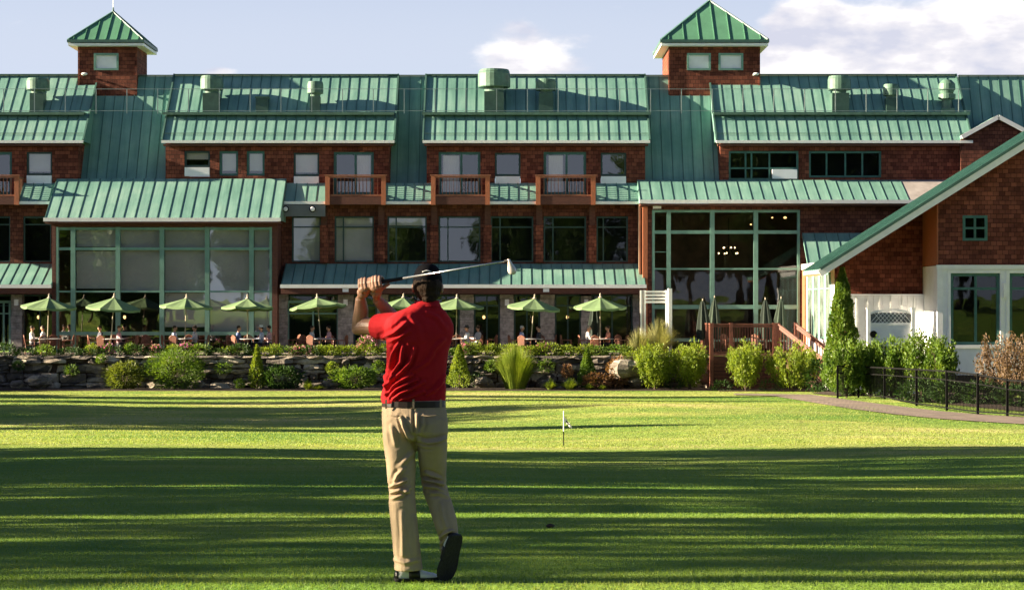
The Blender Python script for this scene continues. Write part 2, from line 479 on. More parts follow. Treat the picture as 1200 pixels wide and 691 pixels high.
# ---- rooftop vents -------------------------------------------------------
def box_vent(px, w, h, cap_w, cap_h, cap_py, base_py, kind):
    Y = 99.2
    x = PX(px, Y); zc_ = PZ(base_py, Y); zt = PZ(cap_py, Y)
    u = Y/F
    b = MB(); b.box(x-w*u/2, x+w*u/2, Y-.05, Y+w*u-.05, zc_-.1, zc_+h*u)
    r = part('roof_vent', b, M['ventdark' if kind != 'tall' else 'ventgreen'])
    c = MB(); yc = Y-.05+w*u/2; R_ = cap_w*u/2; zk = zc_+h*u; H = zt-zk
    if kind == 'box': 
        c.box(x-w*u/2-.05, x+w*u/2+.05, Y-.1, Y+w*u, zk+.002, zk+.08); c.build('vent_cap', M['ventgreen'], r); return
    if kind == 'tall':
        c.lathe((x,yc,zk), [(R_*.55,0),(R_*.55,H*.30),(R_*.95,H*.34),(R_*.95,H*.5),(R_*.7,H*.52),(R_*.8,H*.62),(R_*.95,H*.66),(R_*.9,H*.86),(R_*.5,H*.99),(.02,H)], 20)
    else:
        c.lathe((x,yc,zk), [(R_*.6,0),(R_*.62,H*.22),(R_*.98,H*.2),(R_,H*.24),(R_*1.0,H*.78),(R_*.96,H*.84),(R_*.97,H*.86),(R_*.90,H*.97),(R_*.3,H),(.02,H)], 24)
    c.build('vent_cap', M['ventgreen'], r)
for a in ((43,16,22,27,16,91,131,'m'), (247,19,22,27,19,88,131,'m'), (307,14,16,14,4,110,131,'box'), (369,12,18,19,18,95,131,'m'),
          (579,23,24,38,24,80,131,'m'), (640,17,22,24,14,92,131,'m'), (985,20,22,27,18,88,131,'m'), (1045,13,16,18,16,98,131,'m'), (1111,15,14,21,30,93,141,'tall')):
    box_vent(*a)

# ---- cupolas -----------------------------------------------------------------
def cupola(px0, px1, wins, apex_px, apex_py, eave, depth, rod):
    Y = 100.72
    x0, x1 = PX(px0,Y), PX(px1,Y); zt = PZ(55,Y); zb = PZ(116,Y)
    hs = [hole(a,b,62.5,82.5,Y) for a, b in wins]
    w = MB(); wall_holes(w, x0, x1, zb, zt, Y, hs, .2)
    w.box(x0, x0+.2, Y+.2, Y+depth, zb, zt); w.box(x1-.2, x1, Y+.2, Y+depth, zb, zt); w.box(x0+.2, x1-.2, Y+depth-.2, Y+depth, zb, zt)
    c = part('cupola', w, M['shingle_bright'])
    for a, b in wins:
        f = MB(); xa, xb, za, zb_ = hole(a,b,62.5,82.5,Y)
        for q in ((xa,xa+.1,za,zb_),(xb-.1,xb,za,zb_),(xa+.1,xb-.1,za,za+.1),(xa+.1,xb-.1,zb_-.1,zb_)): f.box(q[0],q[1],Y-.03,Y+.1,q[2],q[3])
        f.build('window_frame', M['sage'], c)
        g = MB(); g.face([(xa+.1,Y+.07,za+.1),(xb-.1,Y+.07,za+.1),(xb-.1,Y+.07,zb_-.1),(xa+.1,Y+.07,zb_-.1)]); g.build('pane', M['acwhite'], c)
    for q0, q1 in ((x0-.03, x0+.06), (x1-.06, x1+.03)):
        t = MB(); t.box(q0, q1, Y-.03, Y+.06, zb+.2, zt-.02); t.build('corner_board', M['shingle_bright'], c)
    ex0, ex1 = PX(eave[0],Y), PX(eave[1],Y); o = x0-ex0; ey0, ey1 = Y-o, Y+depth+o
    f = MB(); f.box(ex0, ex1, ey0, ey1, zt-.0, zt+.13); f.build('cupola_eave', M['white'], c)
    ez = zt+.165; k = MB(); k.box(ex0-.05, ex1+.05, ey0-.05, ey1+.05, ez, ez+.14); k.build('eave_edge', M['roof_edge'], c)
    ez += .145
    ax = (ex0+ex1)/2; ay = (ey0+ey1)/2; az = PZ(apex_py, ay); A = Vector((ax,ay,az))
    r = MB(); cs = [Vector(q) for q in ((ex0,ey0,ez),(ex1,ey0,ez),(ex1,ey1,ez),(ex0,ey1,ez))]
    for i in range(4):
        a, b = cs[i], cs[(i+1)%4]; r.face([a, b, A])
        n = (b-a).cross(A-a).normalized(); mid = (a+b)/2; up = (A-mid)
        N = 7
        for j in range(N):
            t_ = (j+.5)/N; s0 = a.lerp(b, t_); frac = 1-abs(2*t_-1)
            r.beam(s0+n*.02, s0+up*frac+n*.02, .035, .045, up=n)
        r.cur = 1; r.beam(a+Vector((0,0,.01)), A+Vector((0,0,.02)), .12, .06); r.cur = 0
    r.face(cs[::-1])
    r.build('cupola_roof', M['cupola_roof'], c)
    q = MB(); q.tube([A-Vector((0,0,.1)), A+Vector((0,0,.22))], [.07,.03], 8); q.build('finial', M['roof_edge'], c)
    if rod:
        q = MB(); q.tube([A+Vector((0,0,.2)), A+Vector((0,0,1.6))], [.022,.012], 6); q.build('lightning_rod', M['rail'], c)
    l = MB(); lx = x0+.25 if rod else x1-.3; l.tube([(lx,Y-.02,PZ(88,Y)),(lx,Y-.22,PZ(87,Y))], .05, 8); l.ball((lx+.1,Y-.25,PZ(87.5,Y)), (.16,.09,.07)); l.build('floodlight', M['white'], c)
cupola(92, 160, [(110,139)], 126, 14, (82,170), 2.9, True)
cupola(784, 890, [(805,833),(842,871)], 836, 1, (774,899), 4.4, False)

# ---- upper walls ------------------------------------------------------------------
def upper_wall(a, b, py_bot, holes):
    mb = MB(); x0, x1 = xs(a), xs(b)
    wall_holes(mb, x0, x1, zs_(py_bot), EZ-.05+.0, YW, [hole(*h, YW) for h in holes])
    mb.box(x0, x0+.3, YW+.301, 103.5, zs_(py_bot), EZ-.05); mb.box(x1-.3, x1, YW+.301, 103.5, zs_(py_bot), EZ-.05)
    part('upper_wall', mb, M['shingle_bright'])
UW = [(-190, 92, 240, [(-40,14,178,228),(31,61,178,217)]),
      (194, 456, 240, [(216,246,177,207),(257,279,177,206),(289,310,177,206),(344,374,179,217),(391,438,178,228)]),
      (500, 756, 240, [(514,563,178,228),(580,610,179,217),(637,687,178,228),(704,734,179,217)]),
      (844, 1420, 240, [(854,936,177,211),(948,1033,177,208)])]
for u in UW: upper_wall(*u)
# windows with a white wall unit below the sash
for a, b, t, m_, bt in ((31,61,178,205,217),(216,246,177,195.5,207),(344,374,179,206,217),(580,610,179,206,217),(704,734,179,206,217)):
    w = window(lodge, a, b, t, m_, YW, 'darkframe', blinds=[(a+2,b-2,t+2,m_-(4 if a != 216 else 9))] if a in (31,344,216) else [], fw=.09)
    q = MB(); q.box(PX(a,YW)+.02, PX(b,YW)-.02, YW-.05, YW+.2, PZ(bt,YW)+.02, PZ(m_,YW)-.03)
    q.build('wall_unit', M['acwhite'], w)
for a, b in ((257,279),(289,310)):
    window(lodge, a, b, 177, 206, YW, 'teal', fw=.11, blinds=[(a+3,b-3,180,200)])
for a, b, bl in ((391,438,(418,434)),(514,563,(519,538)),(637,687,(643,660)),(-40,14,(-36,-14))):
    mid = (a+b)/2+2
    window(lodge, a, b, 178, 228, YW, 'teal', v=[mid], fw=.13, blinds=[(bl[0],bl[1],182,226)], bmat='curtain', name='balcony_door')
w = window(lodge, 854, 936, 177, 211, YW, 'teal', v=[874,881,902], h=[197], fw=.1, pane='glass_dark')
q = MB(); q.box(PX(905,YW), PX(934,YW), YW-.05, YW+.13, PZ(209.5,YW), PZ(198.5,YW)); q.build('wall_unit', M['acwhite'], w)
window(lodge, 948, 1033, 177, 208, YW, 'teal', v=[969,991,1011], fw=.1, pane='glass_dark')

# ---- skirt roofs below the upper wall, middle wall, piers -----------------------
SY, SE = 97.98, 96.9
skirts = [(-190,-10),(22,68),(333,382),(451,506),(572,630),(697,750)]
for a, b in skirts:
    x0, x1 = PX(a,SE), PX(b,SE); zt, ze = PZ(214.5,SY), PZ(236.5,SE)
    mb = MB(); seam_roof(mb, (x0,SE,ze), (x1,SE,ze), (x0,SY,zt), (x1,SY,zt), .5)
    mb.face([(x0,SE,ze-.1),(x0,SY,zt-.1),(x0,SY,ze-.1)]); mb.face([(x1,SE,ze-.1),(x1,SY,ze-.1),(x1,SY,zt-.1)])
    r = part('skirt_roof', mb, M['roof'])
    e = MB(); e.box(x0, x1, SE-.08, SE-.002, ze-.12, ze+.02); e.build('gutter', M['white'], r)
MY = 97.7
mids = [(-52,12),(27,60),(342,376),(392,438),(454,500),(514,563),(575,625),(637,687),(699,736)]
for a, b in ((-190, 66), (326, 756)):
    mb = MB(); hs = [hole(p,q,253.5,307,MY) for p,q in mids if a < p < b]
    wall_holes(mb, PX(a,MY), PX(b,MY), PZ(345,MY), PZ(239,MY), MY, hs)
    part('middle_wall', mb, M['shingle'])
    s = MB(); s.box(PX(a,MY), PX(b,MY), SE+.02, YW+.0, PZ(239,SE)-.0, PZ(239,SE)+.08); part('soffit', s, M['brownwood'])
for i, (a, b) in enumerate(mids):
    bl = []
    if a == 342: bl = [(343,375,255,306)]
    if a == 392: bl = [(393,437,255,306)]
    if a == 454: bl = [(455,499,255,264)]
    v = [a+(b-a)*.22] if a > 380 else []
    window(lodge, a, b, 253.5, 307, MY, 'darkframe', v=v, h=[266] if a > 300 else [263], blinds=bl, fw=.075, pane='glass' if 300 < a < 520 else 'glass_dark')
for q in (380, 447, 509, 571.5, 632, 694):
    mb = MB(); mb.box(PX(q-4.5,MY), PX(q+4.5,MY), MY-.22, MY-.004, PZ(308,MY), PZ(264,MY)); part('brick_pier', mb, M['shingle_bright'])
    mb = MB(); mb.box(PX(q-3.5,MY), PX(q+3.5,MY), MY-.16, MY-.004, PZ(264,MY)+.002, PZ(239,MY)); part('pier_post', mb, M['brownwood'])
# grey sign board with two flood lamps below the skirt left of the first balcony
mb = MB(); mb.box(PX(333,SE), PX(381,SE), SE-.05, SE+.25, PZ(253.5,SE), PZ(240,SE)); sg = part('grey_panel', mb, M['greypanel'])
for q in (335, 366.5):
    mb = MB(); c = P(q,245,SE-.18); mb.tube([c+Vector((0,.14,0)), c, c-Vector((0,.1,0))], [.05,.13,.16], 14); f = mb.build('flood_lamp', M['black'], sg)
    mb = MB(); mb.tube([c-Vector((0,.095,0)), c-Vector((0,.125,0))], [.115,.09], 14); mb.build('lamp_lens', M['acwhite'], sg)

# ---- balconies -------------------------------------------------------------------
def balcony(a, b):
    Y0 = 96.75; x0, x1 = PX(a,Y0), PX(b,Y0)
    zf = PZ(231,Y0); zt = PZ(206,Y0); zb = PZ(240,Y0)
    fl = MB(); fl.box(x0+.02, x1-.02, Y0+.03, YW-.004, zb+.06, zf); o = part('balcony', fl, M['brownwood'])
    for x in (x0, x1-.22):
        p = MB(); p.box(x, x+.22, Y0-.02, Y0+.2, zb, zt); p.build('corner_post', M['cedar'], o)
    r = MB(); r.box(x0+.22, x1-.22, Y0+.03, Y0+.12, zt-.10, zt-.01); r.box(x0+.22, x1-.22, Y0+.04, Y0+.1, zf+.05, zf+.13)
    for sx in (x0+.06, x1-.14): r.box(sx, sx+.07, Y0+.2, YW-.01, zt-.1, zt-.02)
    r.box(x0-.05, x1+.05, Y0-.05, Y0+.02, zt+.002, zt+.05)
    k = int((x1-x0-.44)/.17)
    for j in range(1, k):
        x = x0+.22+(x1-x0-.44)*j/k; r.box(x-.014, x+.014, Y0+.05, Y0+.085, zf+.13, zt-.10)
    for sx in (x0+.075, x1-.125):
        for j in range(8): r.box(sx, sx+.045, Y0+.24+j*.125, Y0+.28+j*.125, zf, zt-.1)
    r.build('balcony_railing', M['balconywood'], o)
    f = MB(); f.box(x0+.22, x1-.22, Y0-.0, Y0+.03, zb+.02, zf+.02); f.build('balcony_fascia', M['brownwood'], o)
BALC = [(-54,22),(381,452),(505,574),(628,698)]
for a, b in BALC: balcony(a, b)

# ---- awning roofs over the ground floor ---------------------------------------------
AT, AE = 97.68, 95.6
for a, b in ((-190, 60), (329, 757)):
    x0, x1 = PX(a,AE), PX(b,AE); zt, ze = PZ(309,AT), PZ(334,AE)
    mb = MB(); seam_roof(mb, (x0,AE,ze), (x1,AE,ze), (x0,AT,zt), (x1,AT,zt), .5)
    mb.face([(x0,AE,ze-.1),(x0,AT,zt-.1),(x0,AT,ze-.1)]); mb.face([(x1,AE,ze-.1),(x1,AT,ze-.1),(x1,AT,zt-.1)])
    r = part('awning_roof', mb, M['roof'])
    e = MB(); e.box(x0-.02, x1+.02, AE-.09, AE-.002, ze-.14, ze+.03); e.build('gutter', M['white'], r)
    b_ = MB(); b_.box(x0, x1, AE+.0, AE+.22, ze-.42, ze-.145); b_.build('eave_beam', M['brownwood'], r)
    c = MB(); c.box(x0, x1, AE+.22, AT, ze-.2, ze-.15); c.build('soffit', M['brownwood'], r)
# ground floor: stone piers and glazed doors
GY = 97.0
def gz(py): return PZ(py, GY)
piers = [(13,26),(324,337),(396,414),(442,455),(490,506),(539,555),(586,602),(633,650),(681,693),(742,752)]
for a, b in piers:
    mb = MB(); x0, x1 = PX(a,GY-.3), PX(b,GY-.3); z = PATIO
    rr = random.Random(int(a))
    while z < PZ(346,GY)-.05:
        h_ = rr.uniform(.22,.42); h_ = min(h_, PZ(345,GY)-z)
        j = rr.uniform(-.015,.015); mb.box(x0+j, x1+j, GY-.32+rr.uniform(-.02,.02), GY+.05, z+.006, z+h_-.006); z += h_
    p = part('stone_pier', mb, M['stonepier'])
    if a in (13, 586, 681, 396):
        l = MB(); c = P((a+b)/2, 354.5, GY-.42); l.box(c.x-.10, c.x+.10, c.y-.1, c.y+.08, c.z-.14, c.z+.16); l.build('wall_lantern', M['acwhite'], p)
bayz = [(-60,13),(26,66),(337,396),(414,442),(455,490),(506,539),(555,586),(602,633),(650,681),(693,742)]
for a, b in bayz:
    w = window(lodge, a, b, 345, 408, GY, 'darkframe', v=[(a+b)/2], h=[358], fw=.09, pane='glass_dark', name='glazed_door', deep=3)
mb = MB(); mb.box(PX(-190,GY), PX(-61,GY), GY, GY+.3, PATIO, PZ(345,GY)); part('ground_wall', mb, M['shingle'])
for a, b in ((336, 398), (-4,13)):               # teal entrance screens
    mb = MB(); Y = GY-.12
    for q in (a, b-2.5): mb.box(PX(q,Y), PX(q+2.5,Y), Y-.05, Y+.05, PATIO, PZ(352,Y))
    mb.box(PX(a,Y), PX(b,Y), Y-.051, Y+.049, PZ(355,Y), PZ(352,Y)); mb.box(PX(a,Y), PX(b,Y), Y-.049, Y+.047, PZ(368,Y), PZ(366.5,Y))
    mb.box(PX((a+b)/2-1,Y), PX((a+b)/2+1,Y), Y-.047, Y+.045, PATIO, PZ(352,Y))
    part('entrance_screen', mb, M['sage'])
for q in (45, 146, 567, 665):
    mb = MB(); c = P(q, 371.5, GY+1.0); mb.tube([c+Vector((0,0,.08)), c+Vector((0,0,.9))], .012, 6); hl = part('hall_lamp', mb, M['black'])
    mb = MB(); mb.ball(c, (.07,.07,.09)); mb.build('lamp_globe', M['lampglass'], hl)
for q0, q1 in ((-190,66),(326,760)):
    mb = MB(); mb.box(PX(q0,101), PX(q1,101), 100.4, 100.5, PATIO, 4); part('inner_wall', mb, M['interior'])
# small plates on the beam
for q in (405, 640):
    mb = MB(); mb.box(PX(q-3.5,AE), PX(q+3.5,AE), AE-.03, AE-.005, PZ(342,AE), PZ(338,AE)); part('wall_plate', mb, M['acwhite'])

# ---- left glazed bay --------------------------------------------------------------
BE, BT, BY = 95.4, 97.97, 95.9
x0, x1 = PX(52,BE), PX(328.5,BE); zt, ze = PZ(209.5,BT), PZ(256,BE)
mb = MB(); seam_roof(mb, (x0,BE,ze), (x1,BE,ze), (x0,BT,zt), (x1,BT,zt), .55)
mb.face([(x0,BE,ze-.1),(x0,BT,zt-.1),(x0,BT,ze-.1)]); mb.face([(x1,BE,ze-.1),(x1,BT,ze-.1),(x1,BT,zt-.1)])
r = part('bay_roof', mb, M['roof'])
e = MB(); e.box(x0-.03, x1+.03, BE-.1, BE-.002, ze-.14, ze+.03); e.build('gutter', M['white'], r)
e = MB(); e.box(x0+.02, x1-.02, BE+.0, BY+.5, ze-.24, ze-.145); e.build('soffit', M['brownwood'], r)
mb = MB(); bx0, bx1 = PX(61,BY), PX(325,BY)
zh = PZ(266,BY)
mb.box(bx0, bx1, BY, BY+.3, zh, ze-.245)
for a, b in ((bx0, PX(66,BY)), (PX(319,BY), bx1)): mb.box(a, b, BY-.02, BY+.3, PATIO, zh-.002)
mb.box(bx0+.01, bx0+.25, BY+.31, 99.6, PATIO, ze-.25); mb.box(bx1-.25, bx1-.01, BY+.31, 99.6, PATIO, ze-.25)
part('bay_wall', mb, M['brownwood'])
fr = MB(); Y = BY+.1
vm = [67.5, 86, 138.5, 190, 243, 295, 317.5]
for i, q in enumerate(vm):
    wq = 2.6 if i in (1,2,3,4,5) else 1.5
    fr.box(PX(q-wq,Y), PX(q+wq,Y), Y-.12, Y+.1, PATIO, zh-.003)
for q, wq in ((268,1.5),(291.5,1.6),(341.5,1.0),(390.5,2)):
    fr.box(PX(66,Y), PX(319,Y), Y-.09, Y+.08, PZ(q+wq,Y), PZ(q-wq,Y))
w = part('bay_window', fr, M['sage'])
g = MB(); g.face([(PX(66,Y),Y,PATIO),(PX(319,Y),Y,PATIO),(PX(319,Y),Y,zh),(PX(66,Y),Y,zh)]); g.build('pane', M['bay_glass'], w)
b = MB()
for (a, c, d, e_) in ((89,136,269,289),(89,136,294,338),(141,187,269,341),(193,240,269,342),(246,292,269,389),(298,315,269,389),(193,240,343,383)):
    b.box(PX(a,Y), PX(c,Y), Y+.14, Y+.15, PZ(e_,Y), PZ(d,Y))
b.build('blind', M['blind'], w)
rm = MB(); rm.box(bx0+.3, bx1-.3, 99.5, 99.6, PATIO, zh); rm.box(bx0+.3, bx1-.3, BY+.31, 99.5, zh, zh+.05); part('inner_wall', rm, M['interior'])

# ---- right glazed bay ---------------------------------------------------------------
QE, QT, QY = 95.7, 97.97, 96.3
x0, x1 = PX(750,QE), PX(1160,QE); zt, ze = PZ(211,QT), PZ(235,QE)
mb = MB(); seam_roof(mb, (x0,QE,ze), (PX(1066,QE),QE,ze), (x0,QT,zt), (PX(1066,QE),QT,zt), .55)
mb.face([(x0,QE,ze-.1),(x0,QT,zt-.1),(x0,QT,ze-.1)])
r = part('bay_roof', mb, M['roof'])
mb = MB(); mb.hexa([Vector(q) for q in ((PX(1066,QE),QE,ze-.12),(x1,QE,ze-.12),(x1,QT,zt-.12),(PX(1066,QE),QT,zt-.12),(PX(1066,QE),QE,ze),(x1,QE,ze),(x1,QT,zt),(PX(1066,QE),QT,zt))])
mb.build('membrane_roof', simple('grey_roof_membrane', (.30,.27,.26), .8, .2, 2), r)
e = MB(); e.box(x0-.03, x1, QE-.1, QE-.002, ze-.14, ze+.03); e.build('gutter', M['white'], r)
e = MB(); e.box(x0+.02, x1, QE, QY+.4, ze-.24, ze-.145); e.build('soffit', M['brownwood'], r)
qx0, qx1, gx0, gx1 = PX(754,QY), PX(1160,QY), PX(764,QY), PX(937,QY)
zh, zb = PZ(246,QY), PZ(361,QY)
mb = MB(); wall_holes(mb, qx0, qx1, PATIO, ze-.245, QY, [(gx0,gx1,PATIO,zh)])
mb.box(qx0, qx0+.25, QY+.301, MY+.3, PATIO, ze-.25)
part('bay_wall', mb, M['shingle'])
cb = MB(); cb.box(qx0-.03, qx0+.2, QY-.03, QY+.2, PATIO, ze-.25); part('corner_board', cb, M['cedar']); cb = MB(); cb.box(qx0-.02, qx0-.004, QY+.2, MY, PATIO, ze-.25); part('side_board', cb, M['cedar'])
fr = MB(); Y = QY+.1
for q, wq in ((765.5,1.5),(783.5,2.4),(834.5,2.6),(885.5,2.6),(935.5,1.5)): fr.box(PX(q-wq,Y), PX(q+wq,Y), Y-.12, Y+.1, PATIO, zh-.003)
for q, wq in ((247.5,1.5),(272,2),(315,1.0),(359.5,2.4),(398,2)): fr.box(PX(764,Y), PX(937,Y), Y-.09, Y+.08, PZ(q+wq,Y), PZ(q-wq,Y))
fr.box(PX(764,Y), PX(782,Y), Y-.06, Y+.06, PZ(295.6,Y), PZ(294.8,Y))
w = part('bay_window', fr, M['sage'])
g = MB(); g.face([(gx0,Y,PATIO),(gx1,Y,PATIO),(gx1,Y,zh),(gx0,Y,zh)]); g.build('pane', M['glass_dark'], w)
rm = MB(); rb = 103
rm.box(gx0-.5, gx1+3, rb, rb+.1, PATIO, zh+.3); rm.box(gx0-.5, gx1+3, QY+.31, rb, zh+.1, zh+.2)
rm.box(gx0-.6, gx0-.5, QY+.31, rb, PATIO, zh+.3); rm.box(gx1+3, gx1+3.1, QY+.31, rb, PATIO, zh+.3)
rm.box(gx0-.5, gx1+3, QY+.31, rb, PATIO-.1, PATIO)
part('dining_hall', rm, M['interior_warm'])
for q, w_ in ((920,1.6),(880,1.0),(905,1.0)):
    mb = MB(); c = P(q, 255 if q > 890 else 263, 100); mb.ball(c, (.05*w_,.05*w_,.035*w_)); part('ceiling_lamp', mb, M['lampglass'])
ch = thing('chandelier', P(854,300,99.5), 'lit chandelier of warm bulbs seen through the big dark dining room window', 'chandelier')
c = Vector(ch.location)
mb = MB(); mb.tube([c+Vector((0,0,.05)), c+Vector((0,0,1.9))], .015, 6)
for k in range(10):
    t = 2*math.pi*k/10; R_ = .5 if k%2 else .3; zz = .1 if k%2 else .38
    mb.tube([c+Vector((0,0,.5)), c+Vector((R_*.6*math.cos(t),R_*.6*math.sin(t),zz-.05)), c+Vector((R_*math.cos(t),R_*math.sin(t),zz))], .012, 6)
mb.build('chandelier_frame', M['black'], ch)
mb = MB()
for k in range(10):
    t = 2*math.pi*k/10; R_ = .5 if k%2 else .3; zz = .1 if k%2 else .38
    mb.ball(c+Vector((R_*math.cos(t),R_*math.sin(t),zz+.04)), (.03,.03,.042), 8, 6)
mb.build('bulbs', M['bulb'], ch)
# small white lamp over the corner board
mb = MB(); cc = P(770,242.5,QY-.1); mb.box(cc.x-.2, cc.x+.2, cc.y-.06, cc.y+.08, cc.z-.08, cc.z+.06); part('wall_lamp', mb, M['acwhite'])

# ---- lean-to roof by the wing and the end gable --------------------------------------
LE, LT = 94.2, 96.28
x0, x1 = PX(948,LE), PX(1060,LE); zt, ze = PZ(273,LT), PZ(318,LE)
mb = MB(); seam_roof(mb, (x0,LE,ze), (x1,LE,ze), (PX(940,LT),LT,zt), (PX(940,LT)+x1-x0,LT,zt), .55)
r = part('lean_to_roof', mb, M['roof'])
e = MB(); e.box(x0-.03, x1, LE-.09, LE-.002, ze-.13, ze+.02); e.build('gutter', M['white'], r)
mb = MB(); mb.box(x0+.15, x1, LE+.4, LT, PATIO, ze-.14); part('lean_to_wall', mb, M['shingle_bright'])

GBY = 97.6
mb = MB(); a, p, b = P(1126,163,GBY), P(1169,139.5,GBY), P(1214,163,GBY)
y2 = 101
mb.face([a, b, p]); 
A2, P2, B2 = [Vector((q.x, y2, q.z)) for q in (a, p, b)]
mb.face([b, a, Vector((a.x,GBY,PZ(235,GBY))), Vector((b.x,GBY,PZ(235,GBY)))])
mb.face([a, A2, Vector((a.x,y2,PZ(235,GBY))), Vector((a.x,GBY,PZ(235,GBY)))])
g = part('gable_wall', mb, M['shingle'])
mb = MB(); o = Vector((0,-.2,.0)); up = Vector((0,0,.16))
for s, e_, S2, E2 in ((a,p,A2,P2),(p,b,P2,B2)):
    mb.hexa([s+o, e_+o, E2, S2, s+o+up, e_+o+up, E2+up, S2+up])
mb.build('gable_roof', M['roof'], g)
mb = MB(); f = Vector((0,-.203,.0)); 
for s, e_ in ((a,p),(p,b)):
    d = (e_-s).normalized(); mb.beam(s+f+Vector((0,-.03,.08)), e_+f+Vector((0,-.03,.08)), .05, .2, up=(0,0,1))
mb.build('rake_board', M['white'], g)
# ================================================================== gabled wing on the right
FY, NY, RKY = 84.0, 87.0, 83.5
wing = thing('gabled_wing', (P(1150,420,FY).x, FY, -2.4), 'shingled gabled wing with white lower walls and a steep green roof edge', 'building')
def wp(name, mb, mat, parent=None): return mb.build(name, mat, parent or wing)
ra, rb = P(961,315.7,RKY), P(1330,83.4,RKY)
sl = (rb.z-ra.z)/(rb.x-ra.x)
def rake_z(x): return ra.z+(x-ra.x)*sl
# roof slab: left pitch with seams running down the slope, right pitch beyond the ridge
y2 = 88.4
mb = MB(); mb.hexa([Vector(q) for q in ((ra.x,RKY,ra.z-.18),(rb.x,RKY,rb.z-.18),(rb.x,y2,rb.z-.18),(ra.x,y2,ra.z-.18),(ra.x,RKY,ra.z),(rb.x,RKY,rb.z),(rb.x,y2,rb.z),(ra.x,y2,ra.z))])
n = Vector((-sl,0,1)).normalized()
for k in range(10):
    y = RKY+.1+k*.52
    mb.cur = 1; mb.beam(Vector((ra.x,y,ra.z))+n*.03, Vector((rb.x,y,rb.z))+n*.03, .04, .06, up=n); mb.cur = 0
rc = Vector((2*rb.x-ra.x, RKY, ra.z))
mb.hexa([Vector(q) for q in ((rb.x,RKY,rb.z-.18),(rc.x,RKY,rc.z-.18),(rc.x,y2,rc.z-.18),(rb.x,y2,rb.z-.18),(rb.x,RKY,rb.z),(rc.x,RKY,rc.z),(rc.x,y2,rc.z),(rb.x,y2,rb.z))])
rf = wp('wing_roof', mb, M['roof'])
mb = MB(); o = Vector((0,-.03,0))
mb.beam(Vector((ra.x-.02,RKY-.04,ra.z-.17)), Vector((rb.x,RKY-.04,rb.z-.17)), .07, .30); mb.beam(Vector((rb.x,RKY-.04,rb.z-.17)), Vector((rc.x,RKY-.04,rc.z-.17)), .07, .30)
mb.build('rake_board', M['white'], rf)
mb = MB(); mb.beam(Vector((ra.x,RKY-.075,ra.z+.03)), Vector((rb.x,RKY-.075,rb.z+.03)), .04, .12); mb.build('roof_edge', M['roof_edge'], rf)
mb = MB(); mb.hexa([Vector(q) for q in ((ra.x+.05,RKY+.01,ra.z-.25),(rb.x,RKY+.01,rb.z-.25),(rb.x,y2,rb.z-.25),(ra.x+.05,y2,ra.z-.25),(ra.x+.05,RKY+.01,ra.z-.19),(rb.x,RKY+.01,rb.z-.19),(rb.x,y2,rb.z-.19),(ra.x+.05,y2,ra.z-.19))]); mb.build('soffit', M['cedar'], rf)
# front wall upper shingles (polygon under the rake)
xL = PX(1099.5,FY); xR = PX(1560,FY); zt = PZ(311,FY); gb = -2.6
def under(x): return rake_z(x)-.26 if x <= rb.x else rake_z(2*rb.x-x)-.26
wins_low = [(1114,1172,320,404),(1183,1245,320,404),(1262,1324,320,404)]
sw = (1128,1157,252.5,282)
mb = MB(); h = hole(*sw, FY)
wall_holes(mb, xL, xR, zt, under(xL)-.0, FY, [h] if h[3] < under(xL) else [])
mb.face([(xL,FY,under(xL)),(rb.x,FY,under(xL)),(rb.x,FY,under(rb.x))])
mb.face([(rb.x,FY,under(xL)),(xR,FY,under(xL)),(xR,FY,under(xR)+.01),(rb.x,FY,under(rb.x))])
mb.box(xL, xL+.25, FY+.3, NY+.3, zt, under(xL))
wp('front_gable_wall', mb, M['shingle_bright'])
if h[3] < under(xL): pass
w = window(wing, *sw, FY, 'teal', v=[(sw[0]+sw[1])/2], h=[(sw[2]+sw[3])/2], fw=.11, depth=.02)
# lower white storey
mb = MB(); wall_holes(mb, xL-.03, xR, -1.4, zt-.004, FY-.05, [hole(*q, FY-.05) for q in wins_low])
mb.box(xL-.03, xL+.25, FY+.26, NY+.3, -1.4, zt-.004)
lw = wp('lower_wall', mb, M['white_siding'])
mb = MB(); mb.box(xL-.1, xR, FY-.13, FY-.052, zt-.16, zt+.02)
for a, b, c, d in wins_low:
    X0, X1, Z0, Z1 = hole(a,b,c,d,FY-.05); t = .14
    mb.box(X0-t, X0-.003, FY-.09, FY-.052, Z0-t, Z1+t); mb.box(X1+.003, X1+t, FY-.09, FY-.052, Z0-t, Z1+t); mb.box(X0, X1, FY-.088, FY-.052, Z1+.003, Z1+t); mb.box(X0, X1, FY-.12, FY-.052, Z0-t, Z0-.003)
mb.box(xL-.06, xL+.18, FY-.1, FY-.053, -1.4, zt-.17)
mb.build('white_trim', M['white'], lw)
mb = MB(); mb.box(xL, xR, FY-.02, FY+.3, -3.2, -1.404); mb.box(xL, xL+.3, FY+.3, NY+.3, -3.2, -1.404); wp('foundation', mb, M['interior'])
for a, b, c, d in wins_low:
    window(wing, a, b, c, d, FY-.05, 'teal', v=[(a+b)/2+1], h=[338], fw=.13, pane='glass_dark', deep=1.5)
mb = MB(); c = P(1178,340,FY-.2); mb.box(c.x-.07,c.x+.07,c.y-.02,c.y+.14,c.z-.3,c.z+.3); wp('wall_lamp', mb, M['white'])
# orange cedar corner board on the return
mb = MB(); mb.box(xL-.045, xL-.004, FY-.0, NY+.0, zt+.03, under(xL)-.02); wp('corner_board', mb, M['cedar'])
